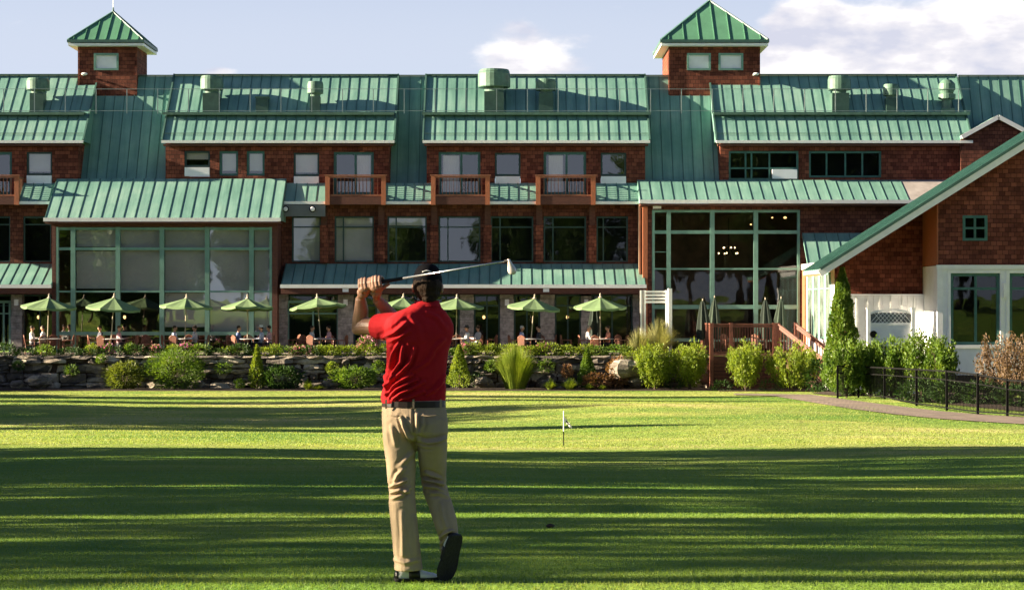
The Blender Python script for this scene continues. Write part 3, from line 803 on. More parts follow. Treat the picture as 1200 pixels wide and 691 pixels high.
# recessed wall (polygon under the rake) and the long side wall running back to the lodge
xs0 = PX(978,NY)
mb = MB(); mb.face([(xs0,NY,-3),(xL+.1,NY,-3),(xL+.1,NY,under(xL+.1)),(xs0,NY,under(xs0))]); wp('recessed_wall', mb, M['shingle_bright'])
M['side_pane'] = simple('reflecting_side_pane', (.17,.21,.18), .15, .5, 1.5)
mb = MB(); zsw = under(xs0)-.02
mb.box(xs0, xs0+.25, NY+.012, 96.2, -3, zsw); sw_ = wp('side_wall', mb, M['white_siding'])
for k in range(4):
    y = 88.0+k*1.75
    f = MB(); z0, z1 = PZ(398,88), zsw-.5
    for q in ((y,y+.1,z0,z1),(y+1.2,y+1.3,z0,z1),(y+.1,y+1.2,z0,z0+.1),(y+.1,y+1.2,z1-.1,z1),(y+.1,y+1.2,z1-.75,z1-.68)): f.box(xs0-.05, xs0-.003, q[0], q[1], q[2], q[3])
    fw_ = f.build('side_window', M['sage'], wing)
    g = MB(); g.face([(xs0-.02,y+.05,z0),(xs0-.02,y+1.25,z0),(xs0-.02,y+1.25,z1),(xs0-.02,y+.05,z1)]); g.build('pane', M['side_pane'], fw_)
mb = MB(); mb.box(xs0-.12, xs0-.004, NY, 96.2, zsw-.25, zsw); wp('side_fascia', mb, M['white'])
mb = MB(); mb.box(xs0-.08, xs0-.004, 95.3, 96.2, -2.5, zsw-.26); wp('end_board', mb, M['cedar'])
# ================================================================== lawn, path, patio
def gz0(Y):
    if Y <= 11.5: return (11.5-Y)*.012
    if Y >= 90: return -2.24
    t = (90-Y)/78.5
    return -2.24*(1-t*t)
def ground(x, Y):
    z = gz0(Y)
    # the putting green is a low swell, and the ground rolls a little
    z += .38*math.exp(-((x-6)/9)**2-((Y-64)/9)**2)
    z += .05*math.sin(x*.35+Y*.11)*min(1, max(0, (Y-14)/20))*min(1, max(0, (88-Y)/12))
    return z
def ground_hit(px, py):
    """where the ray through a point of the photograph meets the lawn"""
    Y = 5.0
    while Y < 95:
        p = P(px, py, Y)
        if p.z <= ground(p.x, Y): return p
        Y += .05
    return P(px, py, 90)

grass_m = None
def make_grass():
    m, nt, b = new_mat('mown_grass')
    v = coords(nt)
    big = noise_tex(nt, coords(nt, (.5,1,1)), .22, 4, .6)
    mid = noise_tex(nt, coords(nt, (.10,.8,1)), 1.0, 4, .6)
    fine = noise_tex(nt, v, 38, 3, .7)
    # green fairway in front, sunlit yellow painted into the turf towards the lodge
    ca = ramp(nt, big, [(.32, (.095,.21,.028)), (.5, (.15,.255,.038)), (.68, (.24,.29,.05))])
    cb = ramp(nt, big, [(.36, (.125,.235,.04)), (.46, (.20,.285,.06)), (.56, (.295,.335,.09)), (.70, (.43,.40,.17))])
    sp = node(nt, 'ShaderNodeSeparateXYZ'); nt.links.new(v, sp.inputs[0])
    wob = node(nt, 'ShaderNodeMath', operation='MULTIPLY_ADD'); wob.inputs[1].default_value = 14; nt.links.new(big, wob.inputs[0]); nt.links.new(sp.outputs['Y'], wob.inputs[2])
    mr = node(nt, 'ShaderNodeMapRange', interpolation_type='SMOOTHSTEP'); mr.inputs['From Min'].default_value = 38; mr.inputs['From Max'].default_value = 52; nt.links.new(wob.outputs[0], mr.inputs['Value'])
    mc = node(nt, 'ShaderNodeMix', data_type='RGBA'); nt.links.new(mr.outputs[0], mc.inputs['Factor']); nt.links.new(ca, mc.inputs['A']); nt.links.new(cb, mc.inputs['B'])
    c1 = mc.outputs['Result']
    c2 = ramp(nt, mid, [(.3, (.62,.78,.62)), (.5, (1,1,1)), (.72, (1.4,1.18,1.3))])
    c3 = ramp(nt, fine, [(.25, (.55,.6,.5)), (.7, (1.25,1.22,1.2))])
    m1 = node(nt, 'ShaderNodeMix', data_type='RGBA', blend_type='MULTIPLY'); m1.inputs['Factor'].default_value = 1
    m2 = node(nt, 'ShaderNodeMix', data_type='RGBA', blend_type='MULTIPLY'); m2.inputs['Factor'].default_value = .55
    nt.links.new(c1, m1.inputs['A']); nt.links.new(c2, m1.inputs['B'])
    nt.links.new(m1.outputs['Result'], m2.inputs['A']); nt.links.new(c3, m2.inputs['B'])
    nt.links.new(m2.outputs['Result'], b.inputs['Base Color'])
    b.inputs['Roughness'].default_value = .8; b.inputs['Specular IOR Level'].default_value = .12
    b.inputs['Sheen Weight'].default_value = .0
    bp = node(nt, 'ShaderNodeBump'); bp.inputs['Strength'].default_value = .9; bp.inputs['Distance'].default_value = .03
    n2 = noise_tex(nt, v, 22, 4, .75); nt.links.new(n2, bp.inputs['Height'])
    bp2 = node(nt, 'ShaderNodeBump'); bp2.inputs['Strength'].default_value = .5; bp2.inputs['Distance'].default_value = .25
    nt.links.new(noise_tex(nt, v, 2.2, 4), bp2.inputs['Height']); nt.links.new(bp.outputs['Normal'], bp2.inputs['Normal'])
    nt.links.new(bp2.outputs['Normal'], b.inputs['Normal'])
    return m
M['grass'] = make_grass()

xsA = sorted(set([-300,-220,-160,-120,-90,-70,-55] + [i*.8 for i in range(-56, 57)] + [55,70,90,120,160,220,300]))
ysA = sorted(set([-200,-140,-100,-70,-50,-30,-20,-12,-6,-2] + [i*.6 for i in range(0, 155)] + [94,97,100,105,115,130,160,220,320,500]))
vs = [(x, y, ground(x,y)) for y in ysA for x in xsA]
W_ = len(xsA)
fs = [(j*W_+i, j*W_+i+1, (j+1)*W_+i+1, (j+1)*W_+i) for j in range(len(ysA)-1) for i in range(W_-1)]
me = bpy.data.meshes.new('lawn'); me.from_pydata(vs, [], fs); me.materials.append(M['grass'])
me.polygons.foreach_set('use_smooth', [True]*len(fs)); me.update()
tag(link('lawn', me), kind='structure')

# short blades of grass standing in the near lawn
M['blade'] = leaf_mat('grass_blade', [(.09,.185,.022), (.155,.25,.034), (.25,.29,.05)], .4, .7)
M['blade_sunlit'] = leaf_mat('sunlit_grass_blade', [(.13,.235,.042), (.235,.305,.07), (.36,.365,.125)], .4, .35)  # far blades repeat the sunlit yellow painted into the turf
def blades(name, n, ya, yb, h, w, seed, wide=1.0, mat='blade'):
    rg = np.random.default_rng(seed)
    u = rg.random(n); Y = ya*(yb/ya)**u
    X = (rg.random(n)*2-1)*(Y*.285*wide+.6)
    Z = np.array([ground(a, b) for a, b in zip(X, Y)])
    ang = rg.random(n)*math.pi*2; H = h*(.5+rg.random(n)); Wd = w*(.6+.8*rg.random(n))*np.clip(Y/14, 1, 2.6)
    lean = rg.normal(0, .5, (n,2))*H[:,None]
    dx, dy = np.cos(ang)*Wd/2, np.sin(ang)*Wd/2
    v = np.zeros((n,3,3))
    v[:,0] = np.stack([X-dx, Y-dy, Z-.004], 1); v[:,1] = np.stack([X+dx, Y+dy, Z-.004], 1)
    v[:,2] = np.stack([X+lean[:,0], Y+lean[:,1], Z+H], 1)
    o = link(name, np_mesh(name, v.reshape(-1,3), 3, M[mat]))
    return tag(o, kind='stuff')
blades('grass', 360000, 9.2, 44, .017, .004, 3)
blades('grass', 160000, 42, 89.5, .022, .009, 4, 1.0, 'blade_sunlit')

# path
M['path'] = simple('worn_asphalt_path', (.20,.155,.125), .9, .25, 1.2, .4, 60)
up_ = [(860,461.5),(905,461.8),(950,462.6),(1000,469.5),(1050,476),(1100,482),(1150,486.2),(1200,489.5),(1300,495)]
lo_ = [(860,463),(905,464.2),(950,471.5),(1000,479.8),(1050,486),(1100,491),(1150,494.5),(1200,497.5),(1300,503)]
def dense(L, n=10):
    o = []
    for a, b in zip(L, L[1:]):
        for k in range(n): o.append((a[0]+(b[0]-a[0])*k/n, a[1]+(b[1]-a[1])*k/n))
    return o+[L[-1]]
mb = MB()
U = [ground_hit(*q) for q in dense(up_)]; Lw = [ground_hit(*q) for q in dense(lo_)]
for p in U+Lw: p.z = ground(p.x, p.y)+.025
for a, b, c, d in zip(Lw, Lw[1:], U[1:], U):
    m1, m2 = (a+d)/2, (b+c)/2
    m1.z = ground(m1.x,m1.y)+.03; m2.z = ground(m2.x,m2.y)+.03
    mb.face([a,b,m2,m1]); mb.face([m1,m2,c,d])
tag(mb.build('path', M['path']), kind='structure')

# patio slab
M['paving'] = simple('patio_paving', (.26,.22,.19), .85, .3, 3, .3, 30)
mb = MB(); mb.box(PX(-250,92), PX(752,92), 90.75, 97.2, PATIO-.2, PATIO)
tag(mb.build('patio', M['paving']), kind='structure')
M['mulch'] = simple('dark_bark_mulch', (.045,.028,.018), .95, .5, 8, .8, 40)
mb = MB()
mb.box(PX(-250,90), PX(836,90), 87.9, 90.3, -2.3, -2.205)
mb.box(PX(836,90), PX(985,90), 87.4, 90.5, -2.3, -2.206)
tag(mb.build('planting_bed_ground', M['mulch']), kind='structure')
mb = MB()                                  # dark bed behind the black fence
B0 = [ground_hit(*q) for q in dense([(950,461.0),(982,464),(1036,464.5),(1110,474),(1180,481),(1300,488)], 6)]
for a, b in zip(B0, B0[1:]):
    a2 = Vector((a.x+1.5, 86.9, -2.15)); b2 = Vector((b.x+1.5, 86.9, -2.15)); a.z = ground(a.x,a.y)+.02; b.z = ground(b.x,b.y)+.02
    mb.face([a, b, b2, a2])
tag(mb.build('shrub_bed_ground', M['mulch']), kind='structure')

# ---- dry stone retaining wall ---------------------------------------------------
def stone_mat():
    m, nt, b = new_mat('field_stone')
    v = coords(nt); vo = node(nt, 'ShaderNodeTexVoronoi'); vo.inputs['Scale'].default_value = 1.4
    mp = node(nt, 'ShaderNodeMapping'); mp.inputs['Scale'].default_value = (1,1,2.0); nt.links.new(v, mp.inputs['Vector'])
    nt.links.new(mp.outputs[0], vo.inputs['Vector'])
    sp = node(nt, 'ShaderNodeSeparateColor'); nt.links.new(vo.outputs['Color'], sp.inputs[0])
    c1 = ramp(nt, sp.outputs[0], [(.0,(.06,.052,.048)),(.5,(.18,.152,.13)),(.8,(.34,.29,.235)),(1,(.52,.46,.38))])
    n = noise_tex(nt, v, 7, 6, .7)
    mx = node(nt, 'ShaderNodeMix', data_type='RGBA', blend_type='MULTIPLY'); mx.inputs['Factor'].default_value = .9
    nt.links.new(c1, mx.inputs['A']); nt.links.new(ramp(nt, n, [(.3,(.45,.45,.45)),(.7,(1.3,1.28,1.2))]), mx.inputs['B'])
    nt.links.new(mx.outputs['Result'], b.inputs['Base Color']); b.inputs['Roughness'].default_value = .9
    bp = node(nt, 'ShaderNodeBump'); bp.inputs['Strength'].default_value = .8; bp.inputs['Distance'].default_value = .04
    nt.links.new(noise_tex(nt, v, 12, 5), bp.inputs['Height']); nt.links.new(bp.outputs['Normal'], b.inputs['Normal'])
    return m
M['stone'] = stone_mat()
RW = 90.4
def stone(mb, rr, x0, x1, y0, y1, z0, z1):
    """one rough block: a jittered box with a pushed-out face"""
    j = lambda a: rr.uniform(-a, a)*1.7
    w = (x1-x0); h = z1-z0
    c = []
    for z, k in ((z0, .0), (z0+h*.22, .06), (z1-h*.22, .06), (z1, .0)):
        sx = .06*w if z in (z0, z1) else 0
        c.append([Vector((x0+sx+j(.03), y0+.07-k+j(.03), z+j(.015))), Vector((x0+w*.4+j(.05), y0-k*1.2+j(.04), z+j(.03))),
                  Vector((x0+w*.72+j(.05), y0-k*1.2+j(.04), z+j(.03))), Vector((x1-sx+j(.03), y0+.07-k+j(.03), z+j(.015))),
                  Vector((x1-sx, y1, z)), Vector((x0+sx, y1, z))])
    mb.loft(c)
rr = random.Random(5)
mb = MB(); X0, X1 = PX(-250,RW), PX(833,RW)
z = -2.35
courses = []
while z < PATIO-.22:
    h = rr.uniform(.24,.48); h = min(h, PATIO-.14-z); courses.append((z, z+h)); z += h
for z0, z1 in courses:
    x = X0
    while x < X1:
        w = rr.uniform(.25,1.5); x2 = min(x+w, X1)
        if X1-x2 < .3: x2 = X1
        if rr.random() < .45 and z1-z0 > .28:
            zm = (z0+z1)/2+rr.uniform(-.09,.09)
            stone(mb, rr, x+.012, x2-.012, RW+rr.uniform(-.1,.1), RW+.5, z0+.008, zm-.008); stone(mb, rr, x+.012, x2-.012, RW+rr.uniform(-.1,.1), RW+.5, zm+.008, z1-.008)
        else: stone(mb, rr, x+.012, x2-.012, RW+rr.uniform(-.24,.16), RW+.5, z0+.008, z1-.008)
        x = x2
o = mb.build('stone_retaining_wall', M['stone'], base=(0,RW,-2.3))
tag(o, 'low dry laid field stone retaining wall below the patio', 'stone wall')
c = MB(); x = X0; zc_ = courses[-1][1]
while x < X1:
    w = rr.uniform(.6,1.3); x2 = min(x+w, X1); stone(c, rr, x+.008, x2-.008, RW-.08+rr.uniform(-.04,.03), RW+.5, zc_+.004, zc_+.12); x = x2
c.build('cap_stone', M['stone'], o)
c = MB(); c.box(X0, X1, RW+.12, RW+.48, -2.35, zc_-.02); c.build('wall_core', M['mulch'], o)
# loose boulders at the foot of the wall
k = 0
for px, py, w in ((45,447,30),(232,449,16),(388,449,22),(480,447,26),(566,447,22),(640,449,18),(735,432,42),(668,449,18),(748,447,24),(20,450,18)):
    b = MB(); c = P(px, py, 89.3); r = w*.5*.0384
    rq = random.Random(px); 
    b.ball((0,0,0), 1, 12, 8)
    nv = []
    for q in b.v:
        q = Vector(q); s = 1+.28*mnoise.noise(q*1.3+Vector((px,0,0)))+.12*mnoise.noise(q*3.1+Vector((0,px,0)))
        nv.append((q.x*r*s+c.x, q.y*r*.8*s+c.y, q.z*r*.55*s+max(c.z, -2.2+r*.3)))
    b.v = nv
    o = b.build('boulder', M['stone'], base=(c.x,c.y,-2.2))
    tag(o, ['grey boulder at the foot of the dark left end of the stone wall','small boulder between the round bush and the feathery bush','boulder beside the dark mound left of the golfer','pale boulder just left of the golfer by the wall',
            'pale boulder right of the small cone shrub','boulder right of the tall grass clump','largest pale slab boulder near the end of the wall','small boulder among the bright low clumps','boulder below the slab near the two vase shaped bushes','small boulder at the far left under the wall'][k], 'boulder', 'boulders along the wall'); k += 1

# ---- deck with stairs -------------------------------------------------------------
DY = 89.9
deck = thing('deck', (P(868,405,DY).x, DY, -2.24), 'red brown timber deck with white lit balusters and slatted skirt', 'deck')
d0, d1 = PX(833,DY), PX(911,DY); zf = -.70
mb = MB(); 
for k in range(46):
    mb.box(d0, PX(960,DY), DY+.02+k*.145, DY+.155+k*.145, zf-.04, zf)
mb.build('deck_floor', M['deckwood'], deck)
mb = MB()
for k in range(9): mb.box(d0+.16, d1, DY+.03, DY+.06, -2.24+k*.165, -2.24+k*.165+.14)
mb.box(d0+.05, d0+.08, DY+.08, DY+6, -2.24, zf-.05); mb.box(d0, d1, DY+.0, DY+.028, zf-.26, zf-.045)
mb.build('deck_skirt', M['brownwood'], deck)
mb = MB(); mb.box(d0+.1, d1+2, DY+.3, DY+.33, -2.24, zf-.06); mb.build('skirt_shade_panel', M['interior'], deck)  # dark panel added as shade under the deck, closing the sunlit slat gaps
ztop = PZ(379,DY)
def rail_run(mb, a, b, zb, zt, step=.13):
    a = Vector(a); b = Vector(b); L = (b-a).length; n = max(2, int(L/step))
    for k in range(1, n):
        p = a.lerp(b, k/n); mb.box(p.x-.022, p.x+.022, p.y-.022, p.y+.022, p.z+zb, p.z+zt)
mb = MB(); mb.box(d0, d1, DY-.05, DY+.11, ztop-.05, ztop); mb.box(d0+.1, d1-.1, DY+.0, DY+.06, ztop-.17, ztop-.06); mb.box(d0+.1, d1-.1, DY+.0, DY+.06, zf+.06, zf+.14)
mb.box(d0+.02, d0+.09, DY+.12, DY+5.5, ztop-.05, ztop-.001)
mb.build('deck_rail', M['deckwood'], deck)
mb = MB(); rail_run(mb, (d0+.1,DY+.03,0), (d1-.1,DY+.03,0), zf+.14, ztop-.17, .12); rail_run(mb, (d0+.055,DY+.2,0), (d0+.055,DY+5.4,0), zf, ztop-.05, .14)
mb.build('balusters', M['deckwood'], deck)
for x in (d0+.02, d0+.9, d1-.14):
    mb = MB(); mb.box(x-.07, x+.1, DY-.07, DY+.1, -2.3 if x < d0+.1 else zf-.3, ztop+.03); mb.build('deck_post', M['deckwood'], deck)
st = thing('deck_stairs', (P(945,430,88.5).x, 88.5, -2.24), 'timber stairs with sloping red brown handrails coming down from the deck', 'stairs')
A1 = Vector((PX(912,DY), DY, zf)); dr = Vector((.68,-.73,0)); pr = Vector((.73,.68,0)); n = 8; run = 2.55; width = 1.25
def sp_(t, s): return A1+dr*(run*t)+pr*(width*s)
mb = MB()
for k in range(n):
    t0, t1 = k/n, (k+1)/n+.02; zt = zf-(k+1)*(1.5/n)
    c = [sp_(t0,0), sp_(t1,0), sp_(t1,1), sp_(t0,1)]
    mb.hexa([Vector((q.x,q.y,zt-.05)) for q in c]+[Vector((q.x,q.y,zt)) for q in c])
mb.build('stair_tread', M['deckwood'], st)
for s in (0, 1):
    mb = MB(); a, b = sp_(0,s), sp_(1,s); b.z = zf-1.5
    mb.beam(a+Vector((0,0,-.12)), b+Vector((0,0,-.12)), .05, .26); mb.build('stringer', M['brownwood'], st)
    mb = MB(); hr = Vector((0,0,ztop-zf-.02)); mb.beam(a+hr, b+hr, .12, .06); mb.beam(a+hr*.9, b+hr*.9, .05, .12); mb.beam(a+hr*.16, b+hr*.16, .05, .08)
    N = 15
    for k in range(1, N):
        p = a.lerp(b, k/N); mb.box(p.x-.022,p.x+.022,p.y-.022,p.y+.022,p.z+hr.z*.16,p.z+hr.z*.9)
    mb.build('handrail', M['deckwood'], st)
    for e in (a, b):
        mb = MB(); mb.box(e.x-.07,e.x+.07,e.y-.07,e.y+.07,-2.3,e.z+hr.z+.06); mb.build('stair_post', M['deckwood'], st)

# ---- black fence along the path -------------------------------------------------------
fence = None
fp = [(981.6,467,428.7),(1006,465.5,429.5),(1036.5,467.5,430.7),(1074,475.5,432.7),(1109.6,481,434.7),(1146,486,438.8),(1180.5,488,445),(1216,491,448),(1252,494,451),(1290,497,454)]
bases = [ground_hit(a, b) for a, b, _ in fp]
fence = thing('black_fence', tuple(bases[4]), 'low black metal fence with mesh panels following the curved path', 'fence')
tops = [P(a, t, q.y) for (a, _, t), q in zip(fp, bases)]
for b, t in zip(bases, tops):
    mb = MB(); mb.box(b.x-.035,b.x+.035,b.y-.035,b.y+.035,b.z-.1,t.z+.04); mb.build('fence_post', M['black'], fence)
for i in range(len(bases)-1):
    a, b, ta, tb = bases[i], bases[i+1], tops[i], tops[i+1]
    mb = MB(); e = Vector((0,0,.1)); f = Vector((0,0,-.28))
    mb.beam(ta, tb, .045, .05); mb.beam(a+e, b+e, .035, .04); mb.beam(ta+f, tb+f, .03, .035)
    for k in range(1, 22):
        p = a.lerp(b, k/22)+e; q = ta.lerp(tb, k/22); mb.beam(p, q, .016, .016, up=(0,1,0))
    mb.build('fence_panel', M['black'], fence)

# ---- white fence and gate in front of the recessed wall ------------------------------------
WFY = 86.8
wf = thing('white_fence', (P(1050,430,WFY).x, WFY, -2.2), 'tall white vertical board fence in front of the shingled recess', 'fence')
mb = MB(); x0, x1 = PX(994,WFY), PX(1098,WFY); zt, zb = PZ(345,WFY), -2.2
x = x0
while x < x1-.1: mb.box(x, x+.36, WFY, WFY+.03, zb, zt-.06); x += .37
mb.box(x0, x1, WFY-.05, WFY+.06, zt-.055, zt+.02)
mb.build('fence_board', M['white_siding'], wf)
mb = MB()
for k in range(8): mb.box(x0+.36+k*.5-.02, x0+.36+k*.5+.03, WFY-.03, WFY-.004, zb, zt-.06)
mb.build('batten', M['white'], wf)
GYY = 82.7
gate = thing('white_garden_gate', (P(1044,430,GYY).x, GYY, -2.2), 'white arched garden gate with a lattice top before the white fence', 'gate')
x0, x1 = PX(1016,GYY), PX(1072,GYY); z0 = -2.2; zl, zt = PZ(378,GYY), PZ(367,GYY)
for x in (x0, x1-.14):
    mb = MB(); mb.box(x, x+.14, GYY-.07, GYY+.07, z0, PZ(362,GYY)); mb.box(x-.03, x+.17, GYY-.1, GYY+.1, PZ(362,GYY)+.003, PZ(360.5,GYY)); mb.build('gate_post', M['white'], gate)
mb = MB(); mb.box(x0+.145, x1-.145, GYY-.02, GYY+.02, z0+.1, zl-.08); mb.box(x0+.145, x1-.145, GYY-.04, GYY+.04, zl-.075, zl)
N = 12; wv = x1-x0-.29
for k in range(N):
    a, b = k/N, (k+1)/N; ar = lambda t: zt+.16*(1-(2*t-1)**2)
    xa, xb = x0+.145+wv*a, x0+.145+wv*b
    mb.beam((xa,GYY,ar(a)), (xb,GYY,ar(b)), .08, .09)
mb.build('gate_panel', M['white'], gate)
mb = MB()
for k in range(-2, 12):
    for s in (1,-1):
        xa = x0+.145+wv*k/10; xb = xa+s*.40
        lo, hi = (xa, xb)
        p, q = Vector((xa,GYY+.012*s,zl)), Vector((xb,GYY+.012*s,zt+.06))
        t0, t1 = 0, 1
        for (A_, B_) in ((x0+.145, 1), (x1-.145, -1)): pass
        if min(p.x,q.x) < x0+.145 or max(p.x,q.x) > x1-.145: continue
        mb.beam(p, q, .02, .05, up=(0,1,0))
mb.build('lattice', M['white'], gate)
mb = MB(); mb.box(x0+.15, x1-.15, GYY+.05, GYY+.07, zl, zt+.02); mb.build('lattice_shade_sheet', M['greypanel'], gate)  # dark sheet added for the shade behind the lattice
mb = MB(); c = P(1023.5,391.5,GYY-.09); mb.tube([c, c-Vector((0,.05,0))], .15, 16); lt = mb.build('hose_reel', M['black'], gate)

# white arbor at the end of the patio, with louvred top
AY = 91.6
ar_ = thing('white_arbor', (P(768,395,AY).x, AY, PATIO), 'white arbor with a louvred top at the end of the patio', 'arbor')
mb = MB()
for q in (751.5, 755.5, 781):
    mb = MB(); mb.box(PX(q-1.3,AY), PX(q+1.3,AY), AY-.06, AY+.06, PATIO, PZ(340,AY)); mb.build('arbor_post', M['white'], ar_)
mb = MB(); mb.box(PX(783,AY), PX(787,AY), AY-.3, AY+.3, PATIO, PZ(338,AY)); mb.build('arbor_post', M['white'], ar_)
mb = MB()
for k in range(4): mb.box(PX(757,AY), PX(779.6,AY), AY-.08, AY+.05, PZ(343+k*4,AY), PZ(340.5+k*4,AY))
mb.build('louvre', M['white'], ar_)

# ---- little flag on the practice green ------------------------------------------------
fb = ground_hit(660.5, 522)
fl = thing('practice_flag', tuple(fb), 'small white practice green flag on a thin pole in the sunlit grass', 'golf flag')
u = fb.y/F
mb = MB(); mb.tube([fb+Vector((0,0,17*u)), fb+Vector((0,0,41*u))], .011, 8); mb.build('flag_pole', M['white'], fl)
mb = MB(); mb.tube([fb-Vector((0,0,.03)), fb+Vector((0,0,16.8*u))], .012, 8); mb.build('pole_base', M['black'], fl)
mb = MB()
H0 = fb+Vector((0,0,34*u)); N = 8
for k in range(N):
    a, b = k/N, (k+1)/N
    p = lambda t, s: H0+Vector((.012+t*9*u, .02*math.sin(t*6), -t*11*u-s*(5.5*u)*(1-.35*t)))
    for o_ in (0, .004): mb.face([p(a,0)+Vector((0,o_,0)), p(a,1)+Vector((0,o_,0)), p(b,1)+Vector((0,o_,0)), p(b,0)+Vector((0,o_,0))])
fg = mb.build('flag_cloth', M['white'], fl)
mb = MB()
for k in range(4):
    a, b = .25+k*.13, .25+(k+1)*.13
    q = lambda t, s: H0+Vector((.012+t*9*u, .02*math.sin(t*6)-.006, -t*11*u-(.25+.3*s)*(5.5*u)*(1-.35*t)))
    mb.face([q(a,0), q(a,1), q(b,1), q(b,0)])
mb.build('flag_mark', M['black'], fg)
# a divot of turf lying on the fairway
d = ground_hit(645, 617.5); mb = MB()
mb.ball((0,0,0), 1, 12, 7); mb.v = [(d.x+q[0]*.035*(1+.4*mnoise.noise(Vector(q)*2)), d.y+q[1]*.05, d.z+.012+q[2]*.02*(1+.5*mnoise.noise(Vector(q)*3))) for q in mb.v]
tag(mb.build('turf_divot', M['mulch'], base=tuple(d)), 'dark divot of turf lying on the shaded lawn right of the golfer', 'divot')
# ================================================================== plants
M['leaf_dark'] = leaf_mat('dark_shrub_leaf', [(.018,.045,.012),(.035,.075,.018),(.06,.11,.025)], .25, 1.6)
M['leaf_mid'] = leaf_mat('green_shrub_leaf', [(.04,.09,.012),(.085,.155,.018),(.17,.22,.03)], .35, 1.6)
M['leaf_lime'] = leaf_mat('yellow_green_leaf', [(.075,.125,.013),(.15,.21,.022),(.275,.315,.045)], .4, 1.8)
M['leaf_olive'] = leaf_mat('olive_leaf', [(.05,.08,.012),(.095,.125,.018),(.17,.19,.032)], .35, 1.8)
M['leaf_pale'] = leaf_mat('pale_grass_plume', [(.16,.18,.07),(.28,.28,.12),(.42,.40,.2)], .35, 1.8)
M['leaf_rust'] = leaf_mat('rusty_shrub_leaf', [(.10,.05,.025),(.19,.10,.05),(.27,.17,.09)], .3, 1.8)
M['leaf_tan'] = leaf_mat('tan_pink_shrub_leaf', [(.085,.055,.034),(.15,.098,.06),(.24,.16,.10)], .3, 1.8)
M['leaf_tree'] = leaf_mat('tree_leaf', [(.02,.05,.010),(.04,.085,.015),(.075,.125,.025)], .3, .6)
M['petal_pink'] = leaf_mat('pink_petal', [(.45,.12,.26),(.62,.25,.40),(.75,.42,.55)], .3, 2.5)
M['petal_purple'] = leaf_mat('purple_petal', [(.35,.08,.30),(.55,.16,.45),(.65,.3,.55)], .3, 2.5)
M['bark'] = simple('brown_bark', (.075,.052,.036), .9, .4, 6, .8, 22, stretch=(3,3,.6))

def leaves(pts, size, seed, aspect=.5, upbias=0.0, outward=None):
    """a pointed four-cornered leaf at every point, (n*4,3) array"""
    rg = np.random.default_rng(seed); n = len(pts)
    d = rg.normal(0, 1, (n,3))
    if outward is not None: d = d*.8+outward*1.0
    d[:,2] += upbias
    d /= np.linalg.norm(d, axis=1)[:,None]+1e-9
    r = rg.normal(0, 1, (n,3)); s = np.cross(d, r); s /= np.linalg.norm(s, axis=1)[:,None]+1e-9
    L = (size*(.6+.8*rg.random(n)))[:,None]
    w = L*aspect*.5
    v = np.stack([pts-d*L*.5, pts+s*w, pts+d*L*.5, pts-s*w], 1)
    return v.reshape(-1,3)

def lumpy(c, r, n, seed, shell=.45, amp=.28, freq=2.2):
    """points through an uneven ellipsoid, denser at the outside, in separate clumps"""
    rg = np.random.default_rng(seed)
    d = rg.normal(0,1,(n,3)); d /= np.linalg.norm(d,axis=1)[:,None]
    off = rg.random(3)*50
    amp_ = np.array([mnoise.noise(Vector(q*freq+off)) for q in d])*amp + np.array([mnoise.noise(Vector(q*freq*2.7+off)) for q in d])*amp*.6
    k = (shell+(1-shell)*rg.random(n)**.5)*(1+amp_)
    return np.asarray(c)+d*k[:,None]*np.asarray(r), d

def bush_mesh(name, r, n, size, mat, seed, aspect=.55, up=.3, flat_bottom=True):
    p, d = lumpy((0,0,r[2]*.92), r, n, seed)
    if flat_bottom: p[:,2] = np.where(p[:,2] < .02, np.random.default_rng(seed).random(len(p))*.25*r[2], p[:,2])
    return np_mesh(name, leaves(p, size, seed, aspect, up, d), 4, mat)

def cone_mesh(name, R_, H, n, size, mat, seed, round_=1.0, aspect=.5, base=.04):
    rg = np.random.default_rng(seed)
    t = rg.random(n)**.75*.985; a = rg.random(n)*2*math.pi
    prof = R_*np.minimum(1, (1-t)**(.75 if round_ < 1 else 1.0)*1.08)*np.minimum(1, .55+t*5)
    lump = np.array([mnoise.noise(Vector((math.cos(q)*2.2, math.sin(q)*2.2, w*H*2.2+seed))) for q, w in zip(a, t)])
    rad = prof*(.45+.55*rg.random(n)**.4)*(1+.30*lump)
    p = np.stack([np.cos(a)*rad, np.sin(a)*rad, base*H+t*H*(1-base)], 1)
    o = np.stack([np.cos(a), np.sin(a), np.full(n,.9)], 1)
    return np_mesh(name, leaves(p, size, seed, aspect, .6, o), 4, mat)

def spray_mesh(name, R_, H, n, w, mat, seed, droop=.35, seg=4, tight=.25, hvar=.35):
    """arching blades or twigs fanning up from one crown"""
    rg = np.random.default_rng(seed); out = []
    a = rg.random(n)*2*math.pi; rr_ = rg.random(n)**.6
    for i in range(n):
        ca, sa = math.cos(a[i]), math.sin(a[i]); reach = R_*rr_[i]; h = H*(1-hvar*rg.random())*(1-.25*rr_[i]**2)
        b0 = np.array([ca*reach*tight, sa*reach*tight, 0]); wd = w*(.6+.8*rg.random()); tw = rg.random()*6.28
        sd = np.array([-sa*math.cos(tw)+.3*ca, ca*math.cos(tw), .0])*wd*.5
        prev = None
        for k in range(seg+1):
            t = k/seg; f = tight+(1-tight)*t**1.4
            q = np.array([ca*reach*f, sa*reach*f, h*(t-droop*rr_[i]*t**3)])
            ww = sd*(1-t*.92)
            if prev is not None: out += [prev[0], prev[1], q+ww, q-ww]
            prev = (q-ww, q+ww)
    return np_mesh(name, np.array(out), 4, mat)

